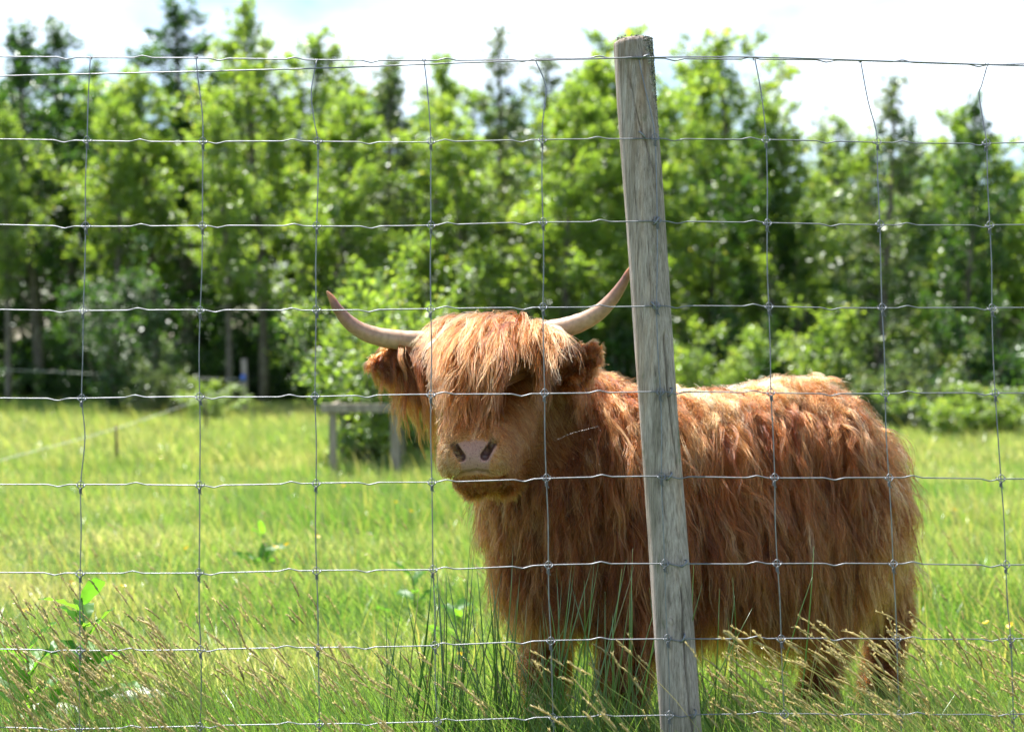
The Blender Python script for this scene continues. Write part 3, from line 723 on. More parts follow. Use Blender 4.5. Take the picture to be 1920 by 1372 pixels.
# head
cone(Hd(-0.075, 0.03, -0.085), Hd(0.075, 0.03, -0.085), 0.095, 0.095, 0.05)
cone(Hd(0, 0.06, -0.095), Hd(0, HL-0.06, -0.055), 0.112, 0.078, 0.06)
for s in (-1, 1): cone(Hd(s*0.05, 0.16, -0.08), Hd(s*0.028, HL-0.05, -0.035), 0.07, 0.062, 0.05)
for s in (-1, 1):
    cone(Hd(s*0.075, 0.13, -0.055), Hd(s*0.08, 0.15, -0.06), 0.052, 0.05, 0.03)        # brow and orbit
    cone(Hd(s*0.05, 0.13, -0.165), Hd(s*0.034, HL-0.05, -0.115), 0.072, 0.048, 0.05)     # jaw
cone(MUZ - hl*0.038, MUZ + hl*0.038, 0.066, 0.066, 0.04)                                 # muzzle
cone(MUZ - hl*0.03 - hf*0.05 + hn*0.01, MUZ + hl*0.03 - hf*0.05 + hn*0.01, 0.062, 0.062, 0.04)
cone(P(870, 897, 4.140), P(918, 894, 4.135), 0.030, 0.030, 0.012)                        # lower lip and chin
cone(P(893, 902, 4.17), Hd(0, HL-0.12, -0.15), 0.036, 0.055, 0.03)
# ears
eL = [P(800, 668, 4.45), P(752, 664, 4.45), P(706, 684, 4.43)]
eR = [P(1024, 704, 4.41), P(1070, 680, 4.38), P(1108, 655, 4.35)]
for e, dr in ((eL, np.array([0, -0.008, -0.032])), (eR, np.array([-0.004, -0.012, -0.056]))):
    cone(e[0], e[1], 0.036, 0.037, 0.03); cone(e[1], e[2], 0.037, 0.018, 0.02)
    cone(e[0]+dr*0.6, e[1]+dr, 0.034, 0.034, 0.02); cone(e[1]+dr, e[2]+dr*0.3, 0.034, 0.016, 0.02)
    cone((e[0]+e[1])/2+dr*0.6+[0, -0.034, 0], (e[1]*0.3+e[2]*0.7)+dr*0.5+[0, -0.030, 0], 0.027, 0.020, 0.008, True)
N_SOLID = len(PR_)
def prim(p, q):
    a, b, ra, rb, k, cut = q; ab = b-a
    t = np.clip(((p-a) @ ab)/(ab @ ab), 0, 1)
    return np.linalg.norm(p - a - t[..., None]*ab, axis=-1) - (ra + t*(rb-ra))
def smin(a, b, k):
    h = np.clip(0.5 + 0.5*(b-a)/k, 0, 1); return b + (a-b)*h - k*h*(1-h)
def sdf(p, lim=None):
    d = np.full(p.shape[:-1], 1.0)
    for q in PR_[:lim]:
        e = prim(p, q); d = smin(d, e, q[4]) if not q[5] else -smin(-d, e, q[4])
    return d
def grad(p, e=0.004):
    g = np.stack([sdf(p + e*np.eye(3)[i]) - sdf(p - e*np.eye(3)[i]) for i in range(3)], -1)
    return g/(np.linalg.norm(g, axis=-1)[..., None] + 1e-9)
def hit(px, py, lim=None, start=3.5):               # first point of the body seen through a photo pixel
    d = ray(px, py); d = d/d[1]; t = start
    for _ in range(90):
        p = np.array([0, 0, CAM_H]) + d*t; s = float(sdf(p[None], lim)[0])
        if s < 0.0006: return p
        t += s*0.8
        if t > 6: break
    return np.array([0, 0, CAM_H]) + d*4.33
# nostrils and mouth are carved out
NOS = []
for tp, bt in (((851, 833), (865, 857)), ((925, 829), (909, 855))):
    a, b = hit(*tp, N_SOLID), hit(*bt, N_SOLID)
    NOS.append((a, b)); cone(a + [0, 0.003, 0], b + [0, 0.005, 0], 0.0070, 0.0125, 0.008, True)
    cone(a*0.4+b*0.6 + [0, 0.012, 0.002], b + [0, 0.034, 0.008], 0.010, 0.010, 0.006, True)
mo = [hit(*q, N_SOLID) for q in ((836, 888), (854, 891), (873, 887), (892, 884), (912, 886), (932, 890), (949, 886))]
for i in range(6): cone(mo[i], mo[i+1], 0.0062, 0.0062, 0.005, True)

def graded(lo, hi, dlo, dhi, coarse, fine):
    def seg(a, b, h):
        n_ = max(1, int(math.ceil((b-a)/h))); return np.linspace(a, b, n_, endpoint=False)
    return np.concatenate([seg(lo, dlo, coarse), seg(dlo, dhi, fine), seg(dhi, hi, coarse), [hi]])
def body_mesh():
    xs = graded(-0.52, 1.62, -0.22, 0.02, 0.0145, 0.0042); ys = graded(3.98, 5.50, 4.03, 4.24, 0.0145, 0.0042); zs = graded(-0.04, 1.50, 0.92, 1.10, 0.0145, 0.0042)
    Fv = np.ones((len(xs), len(ys), len(zs)), dtype=np.float32)
    ax = (xs, ys, zs)
    for q in PR_:
        a, b, ra, rb, k, cut = q; m = max(ra, rb) + k + 0.05
        sl = []
        for c in range(3):
            lo, hi = min(a[c], b[c])-m, max(a[c], b[c])+m
            i0 = max(0, np.searchsorted(ax[c], lo)-1); i1 = min(len(ax[c]), np.searchsorted(ax[c], hi)+1); sl.append(slice(i0, i1))
        G = np.stack(np.meshgrid(xs[sl[0]], ys[sl[1]], zs[sl[2]], indexing='ij'), -1)
        e = prim(G, q); cur = Fv[tuple(sl)]
        Fv[tuple(sl)] = smin(cur, e, k) if not cut else -smin(-cur, e, k)
    nx, ny, nz = Fv.shape; S = Fv < 0
    def cid(i, j, k): return (i*(ny-1) + j)*(nz-1) + k
    pos, cells, quads = [], [], []
    idx3 = [np.arange(m) for m in (nx, ny, nz)]
    for axis in range(3):
        a = [slice(None)]*3; b = [slice(None)]*3; a[axis] = slice(0, -1); b[axis] = slice(1, None)
        cr = S[tuple(a)] != S[tuple(b)]
        I = np.stack(np.nonzero(cr), 1)
        J = I.copy(); J[:, axis] += 1
        f0, f1 = Fv[tuple(I.T)], Fv[tuple(J.T)]; t = f0/(f0-f1)
        p0 = np.stack([ax[c][I[:, c]] for c in range(3)], 1); p1 = np.stack([ax[c][J[:, c]] for c in range(3)], 1)
        p = p0 + (p1-p0)*t[:, None]
        o1, o2 = (axis+1) % 3, (axis+2) % 3
        c4 = []
        for d1, d2 in ((0, 0), (-1, 0), (-1, -1), (0, -1)):
            C = I.copy(); C[:, o1] += d1; C[:, o2] += d2
            c4.append(cid(C[:, 0], C[:, 1], C[:, 2]))
        c4 = np.stack(c4, 1); flip = S[tuple(I.T)]
        c4[~flip] = c4[~flip][:, ::-1]
        quads.append(c4); pos.append(np.repeat(p, 4, 0)); cells.append(c4 if False else None)
        cc = []
        for d1, d2 in ((0, 0), (-1, 0), (-1, -1), (0, -1)):
            C = I.copy(); C[:, o1] += d1; C[:, o2] += d2; cc.append(cid(C[:, 0], C[:, 1], C[:, 2]))
        cells[-1] = np.stack(cc, 1).ravel()
    pos, cells, quads = np.vstack(pos), np.concatenate(cells), np.vstack(quads)
    u, inv = np.unique(cells, return_inverse=True); cnt = np.bincount(inv)
    V = np.stack([np.bincount(inv, pos[:, c])/cnt for c in range(3)], 1)
    F = np.searchsorted(u, quads)
    return V, F
BV, BF = body_mesh()
cbase = np.array([0.70, 4.85, 0.0])
cow = empty('highland_cow', cbase, 'shaggy ginger highland cow looking out over its shoulder through the fence', 'cow')
# nose pad mask
hc = hit(890, 850, N_SOLID)
def pad_mask(p):
    d = p - hc; x = d @ hl; z = d[..., 2]
    hw = np.interp(z, [-0.06, -0.045, -0.02, 0.0, 0.03, 0.048], [0.042, 0.045, 0.047, 0.057, 0.066, 0.058])
    m = np.clip((hw - np.abs(x))/0.008, 0, 1)*np.clip((z+0.058)/0.006, 0, 1)*np.clip((0.044-z-3*x*x)/0.010, 0, 1)*np.clip((4.16-p[..., 1])/0.01, 0, 1)
    return m
padm = pad_mask(BV)
def seg_d(p, a, b):
    ab = b-a; t = np.clip(((p-a)@ab)/(ab@ab), 0, 1); return np.linalg.norm(p-a-t[:, None]*ab, axis=1)
nosm = np.clip((0.0165 - np.minimum(*[seg_d(BV, a + [0, 0.008, 0], b + [0, 0.014, 0]) for a, b in NOS]))/0.004, 0, 1)
moud = np.min([seg_d(BV, mo[i], mo[i+1]) for i in range(6)], axis=0); nosm = np.maximum(nosm, 0.75*np.clip((0.0072-moud)/0.003, 0, 1))
M['hide'], n_, l_, o_ = mat('hide_and_nose')
bs = n_.new('ShaderNodeBsdfPrincipled'); l_.new(bs.outputs[0], o_.inputs[0]); bs.inputs['Roughness'].default_value = 0.36
at = n_.new('ShaderNodeAttribute'); at.attribute_name = 'pad'; mx = n_.new('ShaderNodeMixRGB'); l_.new(at.outputs['Fac'], mx.inputs[0])
mx.inputs[1].default_value = (0.11, 0.032, 0.009, 1); tcn = n_.new('ShaderNodeTexCoord'); nz_ = n_.new('ShaderNodeTexNoise'); nz_.inputs['Scale'].default_value = 230; l_.new(tcn.outputs['Object'], nz_.inputs['Vector'])
rp_ = ramp(n_, [(0.30, (0.17, 0.09, 0.075)), (0.42, (0.33, 0.18, 0.15)), (0.7, (0.39, 0.225, 0.185))]); l_.new(nz_.outputs['Fac'], rp_.inputs[0]); l_.new(rp_.outputs[0], mx.inputs[2]); at2 = n_.new('ShaderNodeAttribute'); at2.attribute_name = 'inner'; mx2 = n_.new('ShaderNodeMixRGB'); mx2.inputs[2].default_value = (0.085, 0.040, 0.036, 1)
at3 = n_.new('ShaderNodeAttribute'); at3.attribute_name = 'muzzle'; mx3 = n_.new('ShaderNodeMixRGB'); mx3.inputs[1].default_value = (0.11, 0.032, 0.009, 1); mx3.inputs[2].default_value = (0.40, 0.20, 0.10, 1); l_.new(at3.outputs['Fac'], mx3.inputs[0]); l_.new(mx3.outputs[0], mx.inputs[1])
l_.new(at2.outputs['Fac'], mx2.inputs[0]); l_.new(mx.outputs[0], mx2.inputs[1]); l_.new(mx2.outputs[0], bs.inputs['Base Color'])
bpn = n_.new('ShaderNodeBump'); bpn.inputs['Strength'].default_value = 0.55; bpn.inputs['Distance'].default_value = 0.003; l_.new(nz_.outputs['Fac'], bpn.inputs['Height']); l_.new(bpn.outputs[0], bs.inputs['Normal'])
mesh_np('body', BV, BF, M['hide'], cow, True, cbase, {'pad': padm, 'inner': nosm, 'muzzle': np.clip((0.15-np.linalg.norm(BV-hc, axis=1))/0.05, 0, 1)})
# horns
def horn_mat():
    m, n, l, o = mat('horn'); b = n.new('ShaderNodeBsdfPrincipled'); l.new(b.outputs[0], o.inputs[0]); b.inputs['Roughness'].default_value = 0.38
    b.inputs['Subsurface Weight'].default_value = 0.15; b.inputs['Subsurface Radius'].default_value = (0.02, 0.008, 0.004)
    a = n.new('ShaderNodeAttribute'); a.attribute_name = 'tint'; t = n.new('ShaderNodeTexCoord'); s = n.new('ShaderNodeTexNoise'); s.inputs['Scale'].default_value = 60; s.inputs['Detail'].default_value = 8
    l.new(t.outputs['Object'], s.inputs['Vector'])
    r = ramp(n, [(0.0, (0.46, 0.30, 0.20)), (0.35, (0.50, 0.33, 0.225)), (0.6, (0.36, 0.20, 0.14)), (0.78, (0.24, 0.11, 0.075)), (0.84, (0.44, 0.18, 0.085)), (1.0, (0.52, 0.23, 0.11))]); l.new(a.outputs['Fac'], r.inputs[0])
    q = n.new('ShaderNodeMixRGB'); q.blend_type = 'MULTIPLY'; q.inputs[0].default_value = 0.6; r2 = ramp(n, [(0.35, (0.62, 0.6, 0.55)), (0.6, (1.05, 1.05, 1.05))]); l.new(s.outputs['Fac'], r2.inputs[0])
    l.new(r.outputs[0], q.inputs[1]); l.new(r2.outputs[0], q.inputs[2]); l.new(q.outputs[0], b.inputs['Base Color'])
    bp = n.new('ShaderNodeBump'); bp.inputs['Strength'].default_value = 0.25; bp.inputs['Distance'].default_value = 0.002; l.new(s.outputs['Fac'], bp.inputs['Height']); l.new(bp.outputs[0], b.inputs['Normal'])
    return m
M['horn'] = horn_mat()
def horn(pts, rad):
    sp = smooth_path(np.array(pts), 12); s = np.linspace(0, 1, len(sp)); r = np.interp(s, np.linspace(0, 1, len(rad)), rad)*(1 + 0.022*np.sin(s*95)*np.clip(1-1.8*s, 0, 1) + 0.03*np.exp(-((s-0.80)/0.03)**2))
    V, F = tube(sp, r, 22); V = V + 0.0007*wob(V, 90, 2)[:, None]
    mb = MB(); mb.add(V, F, np.concatenate([np.repeat(s, 22), [0, 1]])); mb.build('horn', M['horn'], cow, cbase)
horn([P(880, 640, 4.44), P(800, 641, 4.43), P(745, 637, 4.42), P(695, 627, 4.41), P(658, 607, 4.40), P(634, 580, 4.39), P(620, 557, 4.39), P(613, 546, 4.39)], [0.036, 0.035, 0.031, 0.0275, 0.0225, 0.0165, 0.0095, 0.003])
horn([P(960, 632, 4.42), P(1035, 620, 4.39), P(1085, 606, 4.37), P(1122, 586, 4.35), P(1148, 560, 4.34), P(1167, 533, 4.33), P(1181, 507, 4.32), P(1189, 494, 4.32)], [0.034, 0.033, 0.029, 0.025, 0.020, 0.015, 0.009, 0.003])
# eyes
M['eye'] = principled('wet_dark_eye', (0.012, 0.008, 0.006), 0.08)
import bmesh
bm = bmesh.new(); bmesh.ops.create_uvsphere(bm, u_segments=20, v_segments=14, radius=0.0185); eye_me = bpy.data.meshes.new('eye'); bm.to_mesh(eye_me); bm.free(); eye_me.materials.append(M['eye'])
for f_ in eye_me.polygons: f_.use_smooth = True
eye_p = hit(977, 726); eye_uvw = np.array([(eye_p-POLL) @ hl, (eye_p-POLL) @ hf, (eye_p-POLL) @ hn])
eg = grad(eye_p[None])[0]
obj_of('eye', eye_me, cow, eye_p - eg*0.010 - cbase)
eye_q = Hd(-eye_uvw[0], eye_uvw[1], eye_uvw[2]); eye_q = eye_q - grad(eye_q[None])[0]*(sdf(eye_q[None])[0] + 0.010)
obj_of('eye', eye_me, cow, eye_q - cbase)

# ------------------------------------------------------------------ hair
def hair_mat(name, stops, rough=0.32, radial=0.45):
    m, n, l, o = mat(name)
    h = n.new('ShaderNodeBsdfHairPrincipled'); h.parametrization = 'COLOR'
    h.inputs['IOR'].default_value = 1.42; h.inputs['Roughness'].default_value = rough; h.inputs['Radial Roughness'].default_value = radial
    a = n.new('ShaderNodeAttribute'); a.attribute_name = 'tint'; r = ramp(n, stops); l.new(a.outputs['Fac'], r.inputs[0]); l.new(r.outputs[0], h.inputs['Color'])
    l.new(h.outputs[0], o.inputs[0]); return m
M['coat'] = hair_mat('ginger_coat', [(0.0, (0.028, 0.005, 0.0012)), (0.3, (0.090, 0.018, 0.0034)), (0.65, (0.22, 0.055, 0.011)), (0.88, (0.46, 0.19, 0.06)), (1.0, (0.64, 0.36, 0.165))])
def hair_obj(name, paths, r0, r1, tint):
    N, K, _ = paths.shape
    cu = bpy.data.hair_curves.new(name); cu.add_curves([K]*N)
    cu.attributes['position'].data.foreach_set('vector', np.ascontiguousarray(paths - cbase, dtype=np.float32).ravel())
    ra = cu.attributes.get('radius') or cu.attributes.new('radius', 'FLOAT', 'POINT')
    t = np.linspace(0, 1, K); rr = (r0 + (r1-r0)*t**1.6)
    ra.data.foreach_set('value', np.tile(rr, N).astype(np.float32) * np.repeat(rng.uniform(0.7, 1.25, N), K).astype(np.float32))
    ta = cu.attributes.new('tint', 'FLOAT', 'POINT'); ta.data.foreach_set('value', np.repeat(tint, K).astype(np.float32))
    cu.materials.append(M['coat'])
    o = bpy.data.objects.new(name, cu); COL.objects.link(o); o.parent = cow; return o
def tang(v, n): 
    v = v - n*np.sum(v*n, -1, keepdims=True); return v/(np.linalg.norm(v, axis=-1, keepdims=True)+1e-9)
def grow(root, nor, comb, L, lift, grav, K=13, clear0=0.003, clear1=0.014, fall=None, jit=0.10, stiff=0.0):
    """guide hairs: leave the skin, bend with gravity, slide over the body"""
    N = len(root); seg = (L/(K-1))[:, None]
    d = nor*lift[:, None] + comb*(1-lift[:, None]); d /= np.linalg.norm(d, axis=1)[:, None]
    fall = np.array([0, 0, -1.0]) if fall is None else fall
    P_ = [root.copy()]; p = root.copy()
    for k in range(1, K):
        t = k/(K-1)
        d = d + fall*grav[:, None]*(0.35+t) + rng.normal(0, jit, (N, 3)); d /= np.linalg.norm(d, axis=1)[:, None]
        p = p + d*seg
        s = sdf(p); c = clear0 + clear1*t
        m = s < c
        if m.any():
            g = grad(p[m]); p[m] += g*np.clip(c - s[m], 0, 0.05)[:, None]
            dd = d[m]; inn = np.sum(dd*g, 1, keepdims=True); d[m] = dd - g*np.minimum(inn, 0)*0.8
        P_.append(p.copy())
    return np.stack(P_, 1)
def wave(paths, amp, lam, L, nor, power=0.8):
    N, K, _ = paths.shape; t = np.linspace(0, 1, K)
    T = np.gradient(paths, axis=1); T /= np.linalg.norm(T, axis=2, keepdims=True)+1e-9
    S = np.cross(T, nor[:, None, :]); S /= np.linalg.norm(S, axis=2, keepdims=True)+1e-9; B = np.cross(T, S)
    ph = rng.uniform(0, 6.28, (N, 1)); w = 2*math.pi*L[:, None]*t[None]/lam[:, None]
    a = amp[:, None]*t[None]**power
    return paths + S*(a*np.sin(w+ph))[..., None] + B*(0.6*a*np.cos(w*0.9+ph*1.7))[..., None]
def children(paths, nor, m, rad, clump, noise, lf=(0.7, 1.05), loose=0.12, tint0=None, tintn=0.12):
    """hairs around each guide: spread at the root, drawn together along the lock"""
    N, K, _ = paths.shape
    idx = np.repeat(np.arange(N), m); n2 = len(idx)
    nn = nor[idx]; r = np.sqrt(rng.random(n2))*(rad[idx] if not np.isscalar(rad) else rad); off = rng.normal(0, 1, (n2, 3)); off = tang(off, nn)*r[:, None]
    root = paths[idx, 0] + off
    t = np.linspace(0, 1, K); f = rng.uniform(*lf, n2)
    q = np.clip(t[None]*f[:, None], 0, 1)*(K-1); i0 = np.minimum(q.astype(int), K-2); fr = (q-i0)[..., None]
    G = paths[idx[:, None], i0]*(1-fr) + paths[idx[:, None], i0+1]*fr
    cl = np.where(rng.random(n2) < loose, rng.uniform(-0.5, 0.2, n2), clump*rng.uniform(0.75, 1.05, n2))
    sh = 1 - cl[:, None]*t[None]**0.75
    Pth = G + off[:, None]*sh[..., None]
    # hug the skin at the root
    s = sdf(root); Pth -= (nn*(s+0.002)[:, None])[:, None]*((1-t)**2)[None, :, None]
    a = rng.normal(0, noise, (n2, 1, 3)); b = rng.normal(0, noise*0.8, (n2, 1, 3)); ph = rng.uniform(0, 6.28, (n2, 1, 1))
    tt = t[None, :, None]
    Pth = Pth + a*tt**1.3 + b*np.sin(tt*rng.uniform(5, 13, (n2, 1, 1))+ph)*tt
    ti = (np.full(N, 0.5) if tint0 is None else tint0)[idx] + rng.normal(0, tintn, n2)
    return Pth, np.clip(ti, 0, 1)

# root candidates: random points over the body surface
tri = np.vstack([BF[:, [0, 1, 2]], BF[:, [0, 2, 3]]]); va, vb, vc = BV[tri[:, 0]], BV[tri[:, 1]], BV[tri[:, 2]]
area = 0.5*np.linalg.norm(np.cross(vb-va, vc-va), axis=1); cum = np.cumsum(area)/area.sum()
def sample(n):
    i = np.searchsorted(cum, rng.random(n)); u, v = rng.random(n), rng.random(n); sw = u+v > 1; u[sw], v[sw] = 1-u[sw], 1-v[sw]
    p = va[i] + (vb[i]-va[i])*u[:, None] + (vc[i]-va[i])*v[:, None]
    return p, grad(p)
def head_co(p): d = p - POLL; return d @ hl, d @ hf, d @ hn
earA = np.array([e for e in (eL[0], eL[1], eL[2])]); earB = np.array([eR[0], eR[1], eR[2]])
def dist_poly(p, pts):
    d = np.full(len(p), 9.0)
    for i in range(len(pts)-1):
        a, b = pts[i], pts[i+1]; ab = b-a; t = np.clip(((p-a)@ab)/(ab@ab), 0, 1); d = np.minimum(d, np.linalg.norm(p-a-t[:, None]*ab, axis=1))
    return d
def regions(p, nr):
    u, v, w = head_co(p)
    dl, dr = dist_poly(p, earA), dist_poly(p, earB)
    ear = np.where((dl < 0.062) & (p[:, 0] < -0.225), 1, np.where((dr < 0.062) & (p[:, 0] > 0.085) & (p[:, 1] < 4.50), 2, 0))
    head = (v > -0.08) & (v < 0.62) & (w > -0.245) & (np.abs(u) < 0.215) & (ear == 0) & (p[:, 1] < 4.56)
    legm = (p[:, 2] < 0.50) & ~head
    return ear, head, legm, u, v, w

# ---- coat on trunk, neck and legs
gp_, gn_ = sample(10000)
ear, head, legm, u, v, w = regions(gp_, gn_)
sel = (ear == 0) & ~head & (gp_[:, 2] > 0.06)
p, n = gp_[sel], gn_[sel]; lg = legm[sel]
side = (p[:, :2]-AX0) @ NEAR; along = ((p[:, :2]-AX0) @ AXD)/np.linalg.norm(AX1-AX0)
sgn = np.tanh(side/0.06)
out3 = np.stack([NEAR[0]*sgn, NEAR[1]*sgn, 0*sgn], 1); back3 = np.array([AXD[0], AXD[1], 0])
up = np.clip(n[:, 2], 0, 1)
N = len(p)
sway = wob(p, 5.0, 1.0)[:, None]*0.45 + wob(p, 13.0, 4.0)[:, None]*0.35
comb = np.array([0, 0, -1.0]) + out3*0.9*up[:, None] + back3*(0.22 + sway*0.9) + rng.normal(0, 0.22, (N, 3))
comb = tang(comb, n)
L = np.where(lg, rng.uniform(0.05, 0.09, N), 0.19 + 0.07*wob(p, 6, 2) + rng.uniform(-0.03, 0.10, N))
L = np.where(~lg & (n[:, 2] < -0.25), L*1.15, L)
L = np.where(~lg & (up > 0.75), L*0.7, L)
L = np.where((along > 0.9) & ~lg, L*0.8, L)
neck = (along < -0.05) & ~lg; L = np.where(neck, 0.11 + rng.uniform(0, 0.07, N), L)
lift = np.where(lg, 0.22, 0.26 + 0.06*up + rng.uniform(-0.08, 0.15, N)); grav = np.where(lg, 0.35, 0.26 + rng.uniform(-0.08, 0.12, N) - 0.03*up)
G = grow(p, n, comb, L, lift, grav, K=14, clear0=0.004, clear1=0.022, jit=0.09)
amp = np.where(lg, 0.003, rng.uniform(0.0035, 0.015, N)); lam = rng.uniform(0.075, 0.17, N)
G = wave(G, amp, lam, L, n)
tint0 = np.clip(0.46 + 0.12*up**1.5 + 0.14*wob(p, 7, 9) + 0.1*wob(p, 19, 3) + rng.normal(0, 0.2, N), 0, 1)  # upward-facing hair tinted paler: the sunlit rim of the back put into colour
vis = (n @ nrm([-0.15, -1, 0.25])) > -0.45
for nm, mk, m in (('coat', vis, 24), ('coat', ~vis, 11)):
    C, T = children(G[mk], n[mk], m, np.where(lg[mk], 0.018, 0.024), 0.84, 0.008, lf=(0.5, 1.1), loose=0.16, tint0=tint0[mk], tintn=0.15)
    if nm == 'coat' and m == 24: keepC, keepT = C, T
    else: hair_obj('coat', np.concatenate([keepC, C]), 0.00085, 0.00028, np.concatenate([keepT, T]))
# long stray hairs that wander over the coat
s_ = np.where(vis & ~lg & (up < 0.62))[0]; s_ = rng.choice(s_, 1250, replace=False)
Ls = L[s_]*rng.uniform(1.0, 1.5, len(s_))
G2 = grow(p[s_], n[s_], tang(comb[s_] + rng.normal(0, 0.3, (len(s_), 3)), n[s_]), Ls, np.clip(lift[s_]+0.16, 0, 0.7), grav[s_]*0.9, K=18, clear0=0.012, clear1=0.045, jit=0.09)
G2 = wave(G2, rng.uniform(0.004, 0.013, len(s_)), rng.uniform(0.09, 0.22, len(s_)), Ls, n[s_])
C, T = children(G2, n[s_], 6, 0.010, 0.55, 0.004, lf=(0.5, 1.0), loose=0.1, tint0=np.clip(rng.normal(0.52, 0.16, len(s_)), 0, 1), tintn=0.1)
hair_obj('stray_hair', C, 0.00085, 0.0003, T)

# ---- short fur of the face
fp, fn = sample(260000)
nh = np.linalg.norm(fp - Hd(0, 0.2, -0.08), axis=1) < 0.42
fp, fn0 = fp[nh], fn[nh]
ear, head, legm, u, v, w = regions(fp, fn0)
eye_d = np.minimum(np.linalg.norm(fp-eye_p, axis=1), np.linalg.norm(fp-eye_q, axis=1))
mou_d = np.min([seg_d(fp, mo[i], mo[i+1]) for i in range(6)], axis=0)
sel = head & (pad_mask(fp) < 0.35) & (eye_d > 0.017) & (mou_d > 0.011)
p, n = fp[sel], fn0[sel]; u, v, w = u[sel], v[sel], w[sel]
wt = np.where(np.linalg.norm(p - hc, axis=1) < 0.12, 3.0, 1.0); take = rng.choice(len(p), min(22000, len(p)), replace=False, p=wt/wt.sum()); p, n, u, v, w = p[take], n[take], u[take], v[take], w[take]
N = len(p)
dm = np.linalg.norm(p - hc, axis=1)
comb = tang(hl*np.sign(u)[:, None]*(0.35 + 3*np.abs(u))[:, None] + np.array([0, 0, -0.7]) - hf*np.clip(0.10-dm, 0, 1)[:, None]*9 + rng.normal(0, 0.15, (N, 3)), n)
L = np.interp(dm, [0.05, 0.085, 0.15, 0.25], [0.011, 0.020, 0.042, 0.065])*rng.uniform(0.75, 1.25, N)
L = np.where((w < -0.15) & (v > 0.1), L*1.3, L)
L = np.where((p[:, 2] < hc[2]-0.055) & (dm < 0.16), L*0.5, L)
mo_ = np.min([seg_d(p, mo[i], mo[i+1]) for i in range(6)], axis=0); L = np.minimum(L, 0.006 + mo_*0.7)
G = grow(p, n, comb, L, np.full(N, 0.20), np.full(N, 0.10), K=6, clear0=0.001, clear1=0.004, jit=0.05)
C, T = children(G, n, 4, 0.006, 0.5, 0.0018, tint0=np.clip(np.interp(dm, [0.065, 0.13], [0.97, 0.62]) - 0.25*((p[:, 2] < hc[2]-0.06) & (dm < 0.16)) + 0.12*wob(p, 20, 1) + rng.normal(0, 0.1, N), 0, 1), tintn=0.14)
hair_obj('face_fur', C, 0.00070, 0.00025, T)

# ---- forelock: long fringe from the poll down over the face
def forelock():
    paths, nors, Ls = [], [], []
    n_g = 1100
    uu = rng.uniform(-0.128, 0.120, n_g); vv = rng.uniform(-0.075, 0.075, n_g)
    root = np.array([Hd(a, b, -0.02) for a, b in zip(uu, vv)])
    for _ in range(14):
        s = sdf(root); root -= grad(root)*s[:, None]
    n = grad(root)
    tgt = np.array([Hd(a_*(0.5 if a_ < 0.03 else 1.25) + 0.010, HL*0.86, 0.035) for a_ in uu]); fall = tgt - root; fall /= np.linalg.norm(fall, axis=1)[:, None]; fall = fall*0.9 + np.array([0, 0, -0.25])
    comb = tang(np.tile(hf, (n_g, 1)) + hl*(uu*0.8)[:, None] + rng.normal(0, 0.13, (n_g, 3)), n)
    edge = np.clip((np.abs(uu)-0.06)/0.09, 0, 1)
    L = 0.20 + 0.27*rng.random(n_g)**0.9 - 0.05*np.clip(uu/0.1, 0, 1) - np.clip(vv, 0, 1)*0.5 - 0.9*np.clip(np.abs(uu)-0.08, 0, 1)
    L = np.where((uu > 0.045), L*0.72, L)
    G = grow(root, n, comb, L, 0.46+rng.uniform(-0.1, 0.14, n_g), np.full(n_g, 0.17), K=16, clear0=0.006, clear1=0.03, fall=fall, jit=0.085)
    def pix(q): return 960 + q[..., 0]/q[..., 1]*FPX, 630 - (q[..., 2]-CAM_H)/q[..., 1]*FPX
    gx, gy = pix(G); ok_ = ~((((gx-974)/30)**2 + ((gy-724)/22)**2 < 1).any(1)) & ~((gx < 772) & (gy < 700)).any(1) & ~(gy < 583).any(1) & ~((gx < 790 + (gy-690)*0.25) & (gy > 690)).any(1)
    G, n, L, uu = G[ok_], n[ok_], L[ok_], uu[ok_]; n_g = len(G)
    G = wave(G, rng.uniform(0.002, 0.008, n_g), rng.uniform(0.14, 0.34, n_g), L, n)
    C, T = children(G, n, 18, 0.013, 0.72, 0.005, lf=(0.35, 1.1), loose=0.16, tint0=np.clip(0.63 + rng.normal(0, 0.19, n_g), 0, 1), tintn=0.15)
    # blown locks swept across the brow towards the left
    sw = []
    for k in range(20):
        o = rng.normal(0, 5, 2); q = [(1010, 655), (996, 678), (962, 690), (920, 705), (884, 727), (864, 745)]
        lift_ = (0.0, 0.025, 0.045, 0.05, 0.045, 0.04); e = rng.uniform(0.55, 1.0)
        pth = smooth_path([hit(a+o[0]*(1+0.5*i), b+o[1]*(1+0.35*i)) + np.array([0, -1, 0])*(lift_[i]+0.006) for i, (a, b) in enumerate(q)], 3)
        s_ = np.linspace(0, 1, len(pth)); pth = np.stack([np.interp(np.linspace(0, e, 16), s_, pth[:, c]) for c in range(3)], 1)
        sw.append(pth)
    sw = np.array(sw); nn = np.tile(nrm([0.1, -1, 0.3]), (len(sw), 1))
    C2, T2 = children(sw, nn, 24, 0.010, 0.6, 0.003, lf=(0.7, 1.0), tint0=np.full(len(sw), 0.7), tintn=0.15)
    hair_obj('forelock', np.concatenate([C, C2]), 0.00085, 0.00026, np.concatenate([T, T2]))
forelock()

